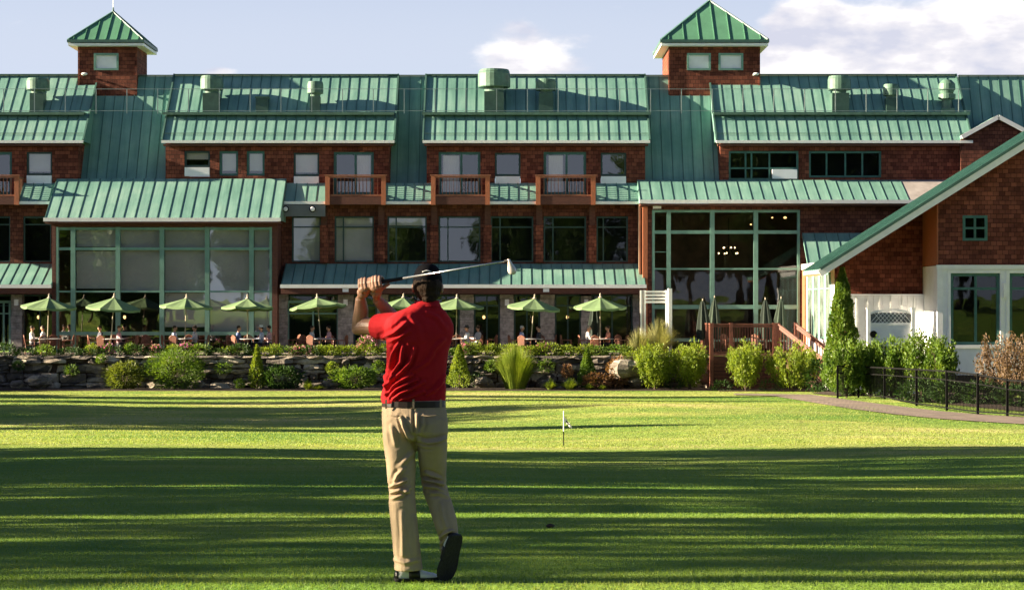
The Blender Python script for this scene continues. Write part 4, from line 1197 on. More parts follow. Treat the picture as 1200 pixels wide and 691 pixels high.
def vase_mesh(name, R_, H, n, size, mat, seed):
    """upright shrub: leafy twigs rising in a vase from a narrow foot"""
    rg = np.random.default_rng(seed); pts = []; outs = []
    stems = 46
    per = n//stems
    for i in range(stems):
        a = rg.random()*6.283; k = rg.random()**.55; h = H*(.72+.33*rg.random())*(1-.22*k*k)
        t = rg.random(per)**.6; t = .13+.87*t
        spread = R_*k*(.22+.78*np.minimum(1, t*1.35)**.8)
        jit = rg.normal(0, size*.55, (per,3))
        pts.append(np.stack([math.cos(a)*spread, math.sin(a)*spread, t*h], 1)+jit)
        outs.append(np.tile([math.cos(a)*.35, math.sin(a)*.35, 1.2], (per,1)))
    return np_mesh(name, leaves(np.concatenate(pts), size, seed, .34, .3, np.concatenate(outs)), 4, mat)

def stems_mb(R_, H, n, r, seed):
    rg = random.Random(seed); mb = MB()
    for i in range(n):
        a = 6.283*i/n+rg.uniform(-.3,.3); k = rg.uniform(.3,.8)
        mb.tube([(0,0,-.03),(math.cos(a)*R_*k*.35, math.sin(a)*R_*k*.35, H*.35),(math.cos(a)*R_*k, math.sin(a)*R_*k, H*.8)], [r, r*.8, r*.35], 6)
    return mb

def shrub(name, loc, foliage, label, cat='shrub', group=None, st=None):
    """a shrub with its foliage and, where they show, stems"""
    t = thing(name, loc, label, cat, group)
    link('foliage', foliage, t)
    if st is not None:
        link('stem', st.mesh('stem', M['bark']), t)
    return t

BZ = -2.21
def at_wall(px, Y=89.2): return (PX(px, Y), Y, BZ)
U = 89.2/F
# planting along the foot of the wall
shrub('round_bush', at_wall(146), bush_mesh('round_bush', (24*U,20*U,17*U), 3200, .11, M['leaf_olive'], 11, .5), 'round olive green bush at the foot of the dark stone wall', st=stems_mb(.6,.8,6,.02,1))
shrub('feathery_bush', at_wall(206), bush_mesh('feathery', (35*U,26*U,25*U), 7000, .10, M['leaf_mid'], 12, .3, .9), 'big rounded feathery green bush right of the round olive bush', st=stems_mb(.7,1.1,7,.02,12))
t = thing('spiky_conifer', at_wall(301), 'narrow spiky yellow green conifer beside a dark mound', 'conifer')
link('foliage', cone_mesh('spiky_conifer', 12*U, 52*U, 1500, .16, M['leaf_lime'], 13, aspect=.35), t); link('trunk', stems_mb(.05,1.2,1,.03,2).mesh('trunk', M['bark']), t)
shrub('dark_mound_bush', at_wall(329), bush_mesh('dark_mound', (26*U,20*U,15*U), 2600, .11, M['leaf_dark'], 14), 'dark green mound bush beside the spiky yellow conifer', st=stems_mb(.6,.8,6,.02,3))
shrub('spreading_mound_bush', at_wall(414), bush_mesh('spreading_mound', (29*U,20*U,14*U), 2800, .12, M['leaf_mid'], 15, .4), 'wide spreading green mound just left of the golfer below the wall', st=stems_mb(.6,.7,6,.02,4))
t = thing('dwarf_cone_conifer', at_wall(538), 'small bright cone conifer right of the golfer against the wall', 'conifer')
link('foliage', cone_mesh('dwarf_cone', 15*U, 52*U, 2600, .11, M['leaf_lime'], 16, .8, .5), t); link('trunk', stems_mb(.05,1.2,1,.035,5).mesh('trunk', M['bark']), t)
shrub('tall_grass_clump', at_wall(604), spray_mesh('tall_grass', 29*U, 58*U, 2600, .032, M['leaf_lime'], 17, .12, tight=.4), 'tall yellow green ornamental grass fanning up in front of the wall', 'grass clump')
t = thing('dwarf_cone_conifer', at_wall(688, 89.6), 'green cone conifer standing among rusty low shrubs', 'conifer')
link('foliage', cone_mesh('dwarf_cone_b', 13*U, 47*U, 2200, .11, M['leaf_mid'], 18, .8, .5), t); link('trunk', stems_mb(.05,1.1,1,.035,6).mesh('trunk', M['bark']), t)
for i, (px, w, h, lb) in enumerate(((645,11,14,'bright low clump left of the fern like clump by the lawn edge'),(668,15,16,'bright fern like clump in the middle of the bed below the cone conifer'),(690,9,8,'tiny lime clump at the lawn edge under the rusty shrub'),(706,7,7,'smallest lime tuft right of the cone conifer at the lawn edge'),(361,10,14,'small lime clump between the dark mound and the spreading mound'),(372,14,7,'flat lime tuft touching the lawn left of the spreading mound'))):
    o = link('low_clump', spray_mesh('low_clump', w*U*1.1, h*U*1.1, 500, .035, M['leaf_lime'], 30+i, .5), loc=at_wall(px, 88.6)); tag(o, lb, 'perennial', 'low lime clumps along the lawn edge')
shrub('rusty_shrub', at_wall(700, 89.1), bush_mesh('rusty_a', (18*U,14*U,10*U), 1100, .11, M['leaf_rust'], 21), 'low rusty brown shrub under the green cone conifer', group='rusty shrubs', st=stems_mb(.4,.5,5,.015,7))
shrub('rusty_shrub', at_wall(723, 89.4), bush_mesh('rusty_b', (15*U,14*U,20*U), 1100, .12, M['leaf_rust'], 22), 'taller rusty brown shrub next to the pale slab boulder', group='rusty shrubs', st=stems_mb(.4,.9,5,.015,8))
for px, w, h, sd, lb, Y in ((767,22,56,23,'lime vase shaped shrub left of its twin near the deck',88.9),(808,22,58,24,'lime vase shaped shrub touching the deck corner post',88.9),(874,19,60,25,'lime vase shaped shrub in front of the deck skirt',87.6),(928,25,61,26,'widest lime vase shaped shrub at the foot of the stairs',87.2)):
    shrub('vase_shrub', (PX(px,Y),Y,ground(PX(px,Y),Y)-.02), vase_mesh('vase_shrub', w*U*1.15, h*U, 5200, .14, M['leaf_lime'], sd), lb, group='vase shaped shrubs by the deck', st=stems_mb(w*U,h*U,9,.03,sd))
shrub('pampas_grass', (PX(772,91.2),91.2,PATIO-.1), spray_mesh('pampas', 34*U, 52*U, 1300, .04, M['leaf_pale'], 27, .35, tight=.15), 'pale plumed grass in front of the white arbor', 'ornamental grass')
o = link('plume_grass', spray_mesh('plume', 20*U, 42*U, 500, .04, M['leaf_pale'], 28, .3, tight=.2), loc=(PX(748,91),91,PATIO-.1)); tag(o, 'lower pale plumed grass left of the white arbor', 'ornamental grass')

# low hedge mounds along the top of the wall
prot = [bush_mesh('low_hedge_mound_%s' % 'abc'[k], (.68,.42,.28), 720, .085, M[['leaf_dark','leaf_mid','leaf_lime'][k]], 40+k) for k in range(3)]
rr = random.Random(9); x = -20; i = 0
names_mid = ['far left umbrella', 'second umbrella', 'third umbrella', 'fourth umbrella', 'fifth umbrella']
spots = []
while x < 745:
    spots.append(x); x += rr.uniform(21,31)
anchors = [(0,'the stone pier at the far left'),(48,'the far left umbrella'),(128,'the umbrella second from left'),(175,'the gap between second and third umbrellas'),(214,'the third umbrella from left'),(252,'the gap between third and fourth umbrellas'),(289,'the fourth umbrella from left'),(335,'the right corner of the glazed bay'),(377,'the umbrella over the teal entrance'),(430,'the golfer at his left elbow'),(475,'the golfer himself'),(532,'the umbrella just right of the golfer'),(571,'the first hall lamp doorway'),(604,'the tall ornamental grass'),(640,'the umbrella before the stone piers'),(668,'the second lamp doorway'),(702,'the last open umbrella'),(735,'the end of the patio near the arbor')]
used_lab = {}
tone = ['dark', 'green', 'lime']
for q in spots:
    k = (0 if q < 300 else rr.choice([0,1,2])) if rr.random() < .8 else 1
    if q > 520: k = rr.choice([1,2,2])
    Y = 90.95
    o = link('low_hedge', prot[k], loc=(PX(q,Y),Y,PATIO-.1)); o.scale = (rr.uniform(.85,1.15), 1, rr.uniform(.8,1.35)); o.rotation_euler = (0,0,rr.uniform(-.4,.4))
    a = min(anchors, key=lambda z: abs(z[0]-q))[1]
    key = (k, a); used_lab.setdefault(key, []).append(o)
    o['category'] = 'hedge plant'; o['group'] = 'low hedge along the wall top'
for (k, a), L in used_lab.items():
    L.sort(key=lambda o: o.location.x)
    for j, o in enumerate(L):
        w = '' if len(L) == 1 else (['left one of two, ', 'right one of two, '] if len(L) == 2 else ['left one of three, ', 'middle one of three, ', 'right one of three, ', 'last one, '])[j]
        o['label'] = 'low %s hedge mound, %sbelow %s' % (tone[k], w, a)
# flowers on the wall top
def flowers(px, w, h, petal, seed, label, Y=91.1):
    t = thing('flower_clump', (PX(px,Y),Y,PATIO-.05), label, 'flowers', 'flower clumps along the patio edge')
    p, d = lumpy((0,0,h*U*.6), (w*U*.5,.3,h*U*.45), 420, seed); link('foliage', np_mesh('flower_leaf', leaves(p, .09, seed, .5, .3, d), 4, M['leaf_mid']), t)
    p, d = lumpy((0,0,h*U*.6), (w*U*.5,.30,h*U*.40), 230, seed+1, shell=.85); link('blossom', np_mesh('blossom', leaves(p, .075, seed+1, .9, .3, d), 4, M[petal]), t)
flowers(127,19,15,'petal_purple',61,'bright magenta flowers under the umbrella second from left')
flowers(219,22,16,'petal_purple',62,'purple pink flowers above the feathery bush')
flowers(182,14,14,'petal_pink',63,'pale pink flowers between the second and third umbrellas')
flowers(352,30,13,'petal_pink',64,'dusty pink flowers below the teal entrance screen')
flowers(429,24,26,'petal_pink',65,'big pink hydrangea clump beside the golfer\'s left elbow')
flowers(545,14,16,'petal_pink',66,'small pink flowers behind the lawn right of the golfer')
flowers(637,20,17,'petal_purple',67,'magenta flowers above the tall ornamental grass')
for i, (px, w, h, m_, lb) in enumerate(((108,18,16,'leaf_lime','lime perennial between the first two umbrellas'),(152,14,18,'leaf_mid','upright green perennial right of the magenta flowers'),(203,22,16,'leaf_lime','lime perennial left of the purple pink flowers'),(268,24,13,'leaf_lime','lime perennial under the fourth umbrella'),(323,18,16,'leaf_lime','tall lime perennial by the bay corner post'),(376,20,15,'leaf_lime','lime perennial under the umbrella at the teal entrance'),(402,18,13,'leaf_lime','flat lime perennial left of the hydrangea'),(556,20,20,'leaf_lime','lime perennial beside the seated guest in a hat'),(576,16,16,'leaf_lime','lime perennial left of the tall ornamental grass'),(628,26,14,'leaf_lime','lime perennial spilling over the wall right of the tall grass'),(664,20,15,'leaf_lime','lime perennial below the second lamp doorway'),(686,24,16,'leaf_lime','lime perennial above the green cone conifer'),(737,24,14,'leaf_lime','lime perennial above the pale slab boulder'))):
    o = link('flowering_shrub', bush_mesh('perennial', (w*U*.55,.32,h*U*.5), 460, .09, M[m_], 80+i, .4), loc=(PX(px,91.0),91.0,PATIO-.05)); tag(o, lb, 'perennial', 'perennials along the patio edge')

# plants rooted in the joints of the wall and filling the bed
for i, (px, py, Y, w, h, m_, lb) in enumerate(((22,428,90.15,13,10,'leaf_dark','dark creeper in the stone wall at the far left'),(84,433,90.15,16,11,'leaf_mid','green creeper in the stone wall left of the round olive bush'),(118,420,90.1,10,9,'leaf_mid','small fern high in the wall left of the round olive bush'),(176,428,90.1,12,12,'leaf_dark','dark fern in the wall between olive bush and feathery clump'),(262,431,90.15,18,12,'leaf_mid','trailing green plant on the wall left of the spiky conifer'),(281,449,89.4,12,10,'leaf_mid','low green plant left of the spiky conifer at the lawn edge'),(389,430,90.1,14,12,'leaf_lime','trailing lime plant on the wall left of the spreading mound'),(443,430,90.1,14,13,'leaf_mid','trailing green plant on the wall behind the golfer'),(560,444,89.5,18,16,'leaf_dark','dark shrub right of the small bright cone conifer'),(575,428,90.1,12,12,'leaf_mid','fern in the wall left of the tall ornamental grass'),(640,428,90.1,18,14,'leaf_mid','trailing green plant on the wall right of the tall grass'),(665,434,90.05,12,14,'leaf_rust','rusty trailing plant on the wall left of the green cone'),(740,418,90.2,18,14,'leaf_lime','lime plant spilling over the wall beside the pale slab'),(790,448,89,22,14,'leaf_dark','dark groundcover between the two lime vase shrubs'),(846,452,88,22,14,'leaf_dark','dark groundcover left of the shrub in front of the deck'),(902,452,87.4,24,16,'leaf_dark','dark groundcover between the two shrubs before the deck'))):
    uu = Y/F; c = P(px, py+h*.6, Y)
    o = link('wall_shrub', bush_mesh('wall_shrub', (w*uu*.62,.28,h*uu*.62), 380, .09, M[m_], 140+i, .45), loc=tuple(c)); tag(o, lb, 'plant', 'small plants in the wall and bed')
# right hand group behind the black fence
t = thing('columnar_evergreen', (PX(987,84.4),84.4,-2.3), 'tall dark columnar evergreen at the corner of the white side wall', 'evergreen tree')
u2 = 84.4/F
link('crown', cone_mesh('columnar', 25*u2, 152*u2, 12000, .15, M['leaf_mid'], 71, .75, .4), t); link('trunk', stems_mb(.05,2.5,1,.07,9).mesh('trunk', M['bark']), t)
for px, Y, w, h, sd, lb, m_ in ((992,80,21,36,72,'rounded green shrub under the tall columnar evergreen','leaf_mid'),(1045,80,26,38,73,'green shrub in front of the white garden gate','leaf_mid'),(1080,79,22,44,74,'tallest green shrub right of the white garden gate','leaf_mid'),(1102,78,17,34,75,'smaller green shrub beside the big wing window','leaf_mid'),(1020,80.5,16,32,76,'narrow green shrub left of the white garden gate','leaf_mid')):
    uu = Y/F; z = ground(PX(px,Y),Y)
    h2 = (PZ(430-h,Y)-z)
    shrub('leafy_shrub', (PX(px,Y),Y,z), vase_mesh('leafy_shrub', w*uu*1.15, h2, 4600, .16, M[m_], sd), lb, group='green shrubs behind the black fence', st=stems_mb(w*uu,h2,8,.03,sd))
Y = 72; uu = Y/F; z = ground(PX(1183,Y),Y)
shrub('tan_shrub', (PX(1184,Y),Y,z), vase_mesh('tan_shrub', 42*uu, PZ(384,Y)-z, 5200, .13, M['leaf_tan'], 77), 'large loose tan pink shrub in front of the wing windows', st=stems_mb(40*uu, PZ(384,Y)-z, 14, .03, 77))
for i, (px, Y, w, h) in enumerate(((1000,83,26,26),(1040,81.5,26,25),(1075,74.5,24,24),(1112,72.5,24,25),(1150,71,26,26),(1192,69,26,24),(1225,68,30,28),(960,86.6,22,34))):
    uu = Y/F; zz = ground(PX(px,Y),Y)
    o = link('dark_bed_shrub', bush_mesh('dark_bed_shrub', (w*uu,.8,h*uu*.6), 1100, .13, M['leaf_dark'], 90+i), loc=(PX(px,Y),Y,zz))
    tag(o, ['low dark shrub behind the first panels of the black fence','low dark shrub behind the fence below the white gate','low dark shrub behind the fence left of the wing corner','low dark shrub behind the fence at the wing corner','low dark shrub behind the fence under the wing window','low dark shrub behind the fence under the tan shrub','low dark shrub at the far right end of the fence','dark shrub in the shade under the stair handrail'][i], 'shrub', 'dark shrubs in the bed')

# ---- trees ---------------------------------------------------------------------------
def tree_meshes(seed, H, R_, n, leaf, low=.22):
    rg = random.Random(seed); mb = MB()
    mb.tube([(0,0,-.3),(.05,.02,H*.25),(-.08,.06,H*.55),(.02,0,H*.92)], [R_*.075, R_*.055, R_*.04, .04], 10)
    cl = []
    for i in range(26):
        t = low+(.95-low)*i/25; a = i*2.4+rg.uniform(-.4,.4)
        prof = math.sin(math.pi*min(1, (t-low*.55)/(1-low*.55)))**.6
        r = R_*prof*rg.uniform(.65,1.05)
        e = Vector((math.cos(a)*r, math.sin(a)*r, H*t+r*.25)); s = Vector((0,0,H*t*.88))
        mb.tube([s, s.lerp(e,.5)+Vector((0,0,.15)), e], [R_*.025, R_*.016, .02], 6)
        cl.append((e, R_*rg.uniform(.26,.42))); cl.append((s.lerp(e,.55), R_*rg.uniform(.25,.38)))
    tot = sum(q[1]**2 for q in cl); P_ = []; D_ = []
    for k, (c, r) in enumerate(cl):
        p, d = lumpy(c, (r,r,r*.75), max(20, int(n*r*r/tot)), seed*100+k, .35, .4)
        P_.append(p); D_.append(d)
    return mb.mesh('trunk', M['bark'], smooth=True), np_mesh('crown', leaves(np.concatenate(P_), leaf, seed, .6, .0, np.concatenate(D_)), 4, M['leaf_tree'])
TM = [tree_meshes(1, 16, 4.6, 15000, .42), tree_meshes(2, 15, 4.2, 13000, .42), tree_meshes(3, 11, 3.8, 9000, .4)]
def tree(kind, x, y, s, rz, label, group, sz=None):
    t = thing('tree', (x, y, ground(x,y)), label, 'tree', group); t.rotation_euler = (0,0,rz); t.scale = (s,s,sz or s)
    link('trunk', TM[kind][0], t); link('crown', TM[kind][1], t)
    return t
SUN_EL, SUN_AZ = math.radians(17), math.radians(2)     # height of the sun; how far it stands towards the camera from due left
rr = random.Random(21)
gl = 'trees beyond the left edge of the lawn'
def poplar_meshes(seed, H, R_, n):
    rg = np.random.default_rng(seed); mb = MB()
    mb.tube([(0,0,-.3),(.04,.02,H*.3),(-.05,.03,H*.6),(0,0,H*.96)], [.26,.2,.13,.03], 10)
    for i in range(14):
        a = i*2.4; z = H*(.08+.8*i/14); mb.tube([(0,0,z),(math.cos(a)*R_*.45,math.sin(a)*R_*.45,z+.9),(math.cos(a)*R_*.62,math.sin(a)*R_*.62,z+2.4)], [.07,.045,.015], 6)
    t = rg.random(n); a = rg.random(n)*2*math.pi
    prof = R_*np.minimum(1, (t/.10)**.5)*np.clip((1-t)/.22, 0, 1)**.6
    lump = np.array([mnoise.noise(Vector((math.cos(q)*1.5, math.sin(q)*1.5, w*H*.22+seed*7))) for q, w in zip(a, t)])
    rad = prof*(.25+.75*rg.random(n)**.5)*(1+.22*lump)
    p = np.stack([np.cos(a)*rad, np.sin(a)*rad, H*(.05+.95*t)], 1)
    return mb.mesh('trunk', M['bark'], smooth=True), np_mesh('crown', leaves(p, .36, seed, .6, .3), 4, M['leaf_tree'])
TM += [poplar_meshes(51, 19, 1.56, 6600), poplar_meshes(52, 18.5, 1.42, 5800), poplar_meshes(53, 19.5, 1.68, 7200)]
POP = [(-2,2),(1.6,1),(5.1,0),(8.85,0),(13.3,2),(16.45,1),(20.05,0),(23.15,1),(26.35,2),(30.15,0),(33.2,1),(36.55,2),(38.6,1)]
for i, (y, k) in enumerate(POP):
    tree(3+k, -31+rr.uniform(-.3,.3), y-.65, 1, rr.uniform(0,6), 'tall dense poplar in the row beyond the left edge of the lawn', gl)

TM.append(poplar_meshes(54, 12, .40, 260)); tree(6, -33, 10.5, 1, 1.2, 'unseen thin poplar added in a gap of the left row to dapple the sun', None)  # added tree, its few leaves dapple the sun through the gap
for i, (x, y, s) in enumerate(((-41,75.5,.83),(-43,80,.9),(-39,51.5,.7))):
    tree(3+i, x, y, s, rr.uniform(0,6), 'slender poplar standing apart beyond the left edge of the lawn', 'slender poplars standing apart')
for i, (x, y, s) in enumerate(((-38,18.4,.98),(-37,28.4,1.1),(-39,35,.85),(-37.5,14.8,.8),(-38,24.8,.7),(-40,40.5,.75))):  # unseen trees added to cover parts of the gaps in the row
    tree(2, x, y, s, rr.uniform(0,6), 'round leafy tree added behind the poplar row to break up its sun streaks', 'added round trees behind the poplar row')
for i, (x, y, s) in enumerate(((-36,57,.95),(-38,63,1.1),(-37,69,.9),(-48,88,.80),(-47,81,.8),(-47,93,.82),(-46,98,.74))):
    tree(2, x, y, s, rr.uniform(0,6), 'smaller leafy tree beyond the left edge near the lodge', 'smaller trees beyond the left edge')
for i in range(30):
    x = -75+(i%15)*10.5+rr.uniform(-2.5,2.5); y = (-50 if i < 15 else -66)+rr.uniform(-5,5)
    tree(rr.choice([0,1]), x, y, rr.uniform(.62,.86) if x < -8 else (rr.uniform(.78,.98) if x < 19 else rr.uniform(1.35,1.6)), rr.uniform(0,6), 'leafy tree in the wood behind the golfer across the fairway', 'trees behind the viewpoint')
# ================================================================== patio furniture and guests
M['canopy'] = simple('green_umbrella_cloth', (.15,.235,.105), .85, .22, 1.1)
M['canopy_dark'] = simple('dark_green_umbrella_cloth', (.014,.024,.017), .85, .12, 3)
M['canopy_pale'] = simple('faded_green_umbrella_cloth', (.028,.045,.030), .85, .25, 4)
M['polewood'] = simple('pale_umbrella_pole', (.42,.36,.27), .55, .15, 6)
M['chairwood'] = simple('brown_chair_wood', (.22,.085,.05), .55, .25, 6)
M['tabletop'] = simple('pale_table_top', (.55,.52,.50), .5, .1, 4)
M['skin'] = simple('skin', (.50,.27,.17), .55, .08, 9)
M['hair'] = simple('brown_hair', (.026,.0155,.0095), .65, .4, 30, .4, 90, spec=.08)
M['navy'] = simple('dark_trousers', (.03,.032,.045), .8, .2, 8)

def add_umbrella(x, y, label, R_=1.27, rim=2.06, apex=2.70, n=8, rz=.2):
    t = thing('patio_umbrella', (x,y,PATIO), label, 'umbrella', 'open green umbrellas on the patio')
    t.rotation_euler = (.06*math.sin(x*1.7+1), .085*math.sin(x*2.3), 0)
    o = Vector((x,y,PATIO))
    mb = MB()
    pt = lambda a, k: o+Vector((math.cos(a)*R_*k, math.sin(a)*R_*k, 0))
    for i in range(n):
        a0, a1 = rz+2*math.pi*i/n, rz+2*math.pi*(i+1)/n
        S = 6
        for s in range(S):
            def q(f, k):     # cloth between two ribs sags a little
                zz = apex-(apex-rim)*(k**.92)-.05*math.sin(math.pi*f)*k
                e = pt(a0, k).lerp(pt(a1, k), f); return Vector((e.x, e.y, PATIO+zz))
            k0, k1 = s/S, (s+1)/S
            for f0, f1 in ((0,.33),(.33,.67),(.67,1)):
                pts = [q(f0,k1), q(f1,k1), q(f1,k0), q(f0,k0)] if s else [q(f0,k1), q(f1,k1), q(.5,.0)]
                mb.face(pts); mb.face([p-Vector((0,0,.012)) for p in pts[::-1]])
                if s == S-1:
                    u0, u1 = q(f0,1), q(f1,1); d = Vector((0,0,.10))
                    mb.face([u0-d, u1-d, u1, u0])
    mb.build('canopy', M['canopy'], t)
    mb = MB(); mb.tube([o+Vector((0,0,.05)), o+Vector((0,0,apex+.1))], .024, 8); mb.build('pole', M['polewood'], t)
    mb = MB(); mb.lathe(o+Vector((0,0,apex-.02)), [(.10,0),(.05,.06),(.03,.12),(.045,.16),(.005,.22)], 10); mb.build('finial', M['polewood'], t)
    mb = MB()
    for i in range(n):
        a = rz+2*math.pi*i/n
        mb.beam(o+Vector((0,0,apex-.08)), pt(a,.97)+Vector((0,0,rim-.02)), .018, .02); mb.beam(o+Vector((0,0,rim-.15)), pt(a,.5)+Vector((0,0,(rim+apex)/2-.03)), .015, .015)
    mb.build('rib', M['polewood'], t)
    mb = MB(); mb.lathe(o, [(.26,0),(.26,.05),(.06,.09),(.045,.28)], 16); mb.build('base', M['black'], t)
    return t
umb = [(55,92.4,'open green umbrella in front of the stone pier at the far left'),(129,92.2,'open green umbrella second from left, before the glazed bay'),(216,92.6,'open green umbrella above the purple pink flowers, third from left'),
       (290,92.2,'open green umbrella at the right corner of the glazed bay'),(377,92.5,'open green umbrella before the teal entrance screen'),(469,92.3,'open green umbrella partly hidden by the golfer'),
       (534,92.5,'open green umbrella just right of the golfer\'s head'),(621,92.2,'open green umbrella above the tall ornamental grass'),(703,92.4,'open green umbrella nearest to the white arbor')]
short = ['far left umbrella','second umbrella from left','third umbrella from left','umbrella at the bay corner','umbrella at the teal entrance','umbrella behind the golfer','umbrella right of the golfer','umbrella above the tall grass','umbrella nearest the arbor']
for k, (px, Y, lb) in enumerate(umb): add_umbrella(PX(px,Y), Y, lb, rz=.15+.37*k, R_=1.27+.05*math.sin(k*2.1), rim=2.22+.03*math.cos(k*3), apex=2.64+.03*math.sin(k*1.7))

def closed_umbrella(px, Y, label, h=2.6, lean=0):
    x = PX(px,Y); t = thing('closed_umbrella', (x,Y,PATIO), label, 'umbrella', 'closed green umbrellas')
    o = Vector((x,Y,PATIO)); mb = MB(); rings = []
    for z, r in ((.75,.27),(1.2,.27),(1.7,.21),(2.1,.15),(2.45,.08),(h,.02)):
        rings.append([o+Vector((lean*z+math.cos(a)*r*(1+.35*(k%2)), math.sin(a)*r*(1+.35*(k%2)), z-.12*(k%2)*(1 if z < 1 else 0))) for k, a in enumerate([2*math.pi*j/16 for j in range(16)])])
    mb.loft(rings); mb.build('canopy', M['canopy_pale'] if px in (836,912) else M['canopy_dark'], t)
    mb = MB(); mb.tube([o, o+Vector((lean*(h+.1),0,h+.1))], .024, 8); mb.build('pole', M['polewood'], t)
    mb = MB(); mb.lathe(o, [(.26,0),(.26,.05),(.06,.09),(.045,.28)], 16); mb.build('base', M['black'], t)
closed_umbrella(826,93.2,'dark closed umbrella, left one of the pair before the dining room window',2.5,-.04); closed_umbrella(836,93.8,'paler closed umbrella, right one of the pair before the dining room window',2.65,.02)
closed_umbrella(898,93.2,'dark closed umbrella behind the right end of the deck rail',2.55,-.02); closed_umbrella(912,93.9,'pale closed umbrella nearest to the white wing, behind the deck stairs',2.6,.05)
closed_umbrella(697,93.6,'dark closed umbrella hanging below the open umbrella nearest the arbor',2.0,.0)

def chair_mesh():
    t = thing('patio_chair', (0,0,0), 'x', 'chair', 'brown patio armchairs')
    mb = MB(); mb.box(-.23,.23,-.22,.22,.43,.46); mb.build('seat', M['chairwood'], t)
    for s in (-1,1):
        mb = MB(); mb.tube([(s*.2,-.19,0),(s*.21,-.2,.64)], [.02,.02], 6); mb.build('leg', M['chairwood'], t)
        mb = MB(); mb.tube([(s*.2,.23,0),(s*.2,.2,.45),(s*.19,.27,.80)], [.02,.022,.02], 6); mb.build('leg', M['chairwood'], t)
        mb = MB(); mb.tube([(s*.21,-.22,.655),(s*.22,.0,.665),(s*.2,.24,.66)], [.024,.026,.02], 6); mb.build('armrest', M['chairwood'], t)
    mb = MB(); 
    pts = [(-.19+.38*j/8, .27+.02*math.sin(math.pi*j/8), .80+.10*math.sin(math.pi*j/8)) for j in range(9)]
    mb.tube(pts, .026, 6)
    for j in range(1,8): mb.box(pts[j][0]-.014, pts[j][0]+.014, .22+.05, .245+.05, .47, pts[j][2])
    mb.build('backrest', M['chairwood'], t)
    return t
def table_mesh():
    t = thing('patio_table', (0,0,0), 'x', 'table', 'round patio tables')
    mb = MB(); mb.lathe((0,0,.71), [(.02,0),(.50,0),(.52,.012),(.52,.03),(.5,.036),(.02,.036)], 28); mb.build('table_top', M['tabletop'], t)
    mb = MB(); mb.lathe((0,0,0), [(.25,0),(.24,.03),(.05,.06),(.04,.7)], 14); mb.build('pedestal', M['black'], t)
    return t
chair0, table0 = chair_mesh(), table_mesh()
rr = random.Random(33); first_c = first_t = True
sides = [('left', 180), ('right', 0), ('near', 250), ('far', 85)]
for k, (px, Y, lb) in enumerate(umb):
    x = PX(px,Y)+.12
    tb = table0 if k == 0 else copy_tree(table0); tb.location = (x, Y+.02, PATIO); tb['label'] = 'round patio table under the ' + short[k]
    for s, ang in sides:
        a = math.radians(ang+rr.uniform(-22,22)); d = rr.uniform(.78,.95)
        c = chair0 if (k == 0 and s == 'left') else copy_tree(chair0)
        c.location = (x+math.cos(a)*d, Y+math.sin(a)*d, PATIO); c.rotation_euler = (0,0,a-math.pi/2+rr.uniform(-.3,.3))
        c['label'] = 'brown armchair at the %s of the table under the %s' % (s, short[k])
for i, (px, Y, lb) in enumerate(((172,93.3,'lone brown armchair between the second and third umbrellas'),(345,93.6,'lone brown armchair beside the bay corner post'),(427,93.4,'lone brown armchair left of the golfer\'s elbow'),(575,93.5,'lone brown armchair left of the tall ornamental grass'),(664,93.2,'lone brown armchair before the second lamp doorway'),(728,93.0,'lone brown armchair beside the pale plumed grass'))):
    c = copy_tree(chair0); c.location = (PX(px,Y),Y,PATIO); c.rotation_euler = (0,0,rr.uniform(0,6.2)); c['label'] = lb
# deck seats glimpsed through the balusters
for i, (px, lb) in enumerate(((852,'brown armchair behind the deck balusters, left one'),(888,'brown armchair behind the deck balusters, right one'))):
    c = copy_tree(chair0); c.location = (PX(px,91.5),91.5,zf); c.rotation_euler = (0,0,.5+i*2); c['label'] = lb

# seated guests
def sitter(lean=0.0):
    mb = MB()
    mb.loft([[Vector((math.cos(a)*w, math.sin(a)*d+lean*(z-.45), z)) for a in [2*math.pi*j/14 for j in range(14)]] for z, w, d in ((.42,.17,.13),(.55,.165,.12),(.72,.17,.12),(.88,.195,.115),(.98,.20,.10),(1.03,.12,.08))])
    ly = lean*.55
    mb.tube([(0,ly,1.0),(0,ly-.02,1.14)], .055, 8)
    mb.ball((0,ly-.03,1.22), (.078,.098,.12)); mb.ball((0,ly-.125,1.20), (.014,.02,.018))
    for s in (-1,1):
        mb.ball((s*.078,ly-.02,1.21), (.012,.02,.03))
        mb.tube([(s*.19,ly,.96),(s*.24,ly-.10,.72),(s*.14,ly-.36,.755),(s*.11,ly-.45,.77)], [.055,.045,.034,.03], 8)
        for f in range(4): mb.tube([(s*.11+(f-1.5)*.017,ly-.45,.775),(s*.10+(f-1.5)*.019,ly-.50,.785),(s*.10+(f-1.5)*.019,ly-.535-.008*(f%2),.77)], .009, 6)
        mb.tube([(s*.095,ly-.43,.775),(s*.06,ly-.47,.785),(s*.05,ly-.50,.775)], .01, 6)
        mb.tube([(s*.09,.0,.50),(s*.11,-.42,.52),(s*.11,-.40,.10)], [.085,.062,.045], 8); mb.tube([(s*.11,-.36,.04),(s*.11,-.58,.035)], [.045,.035], 8)
    return remeshed(mb, .016, 2)
base_p = sitter(.05)
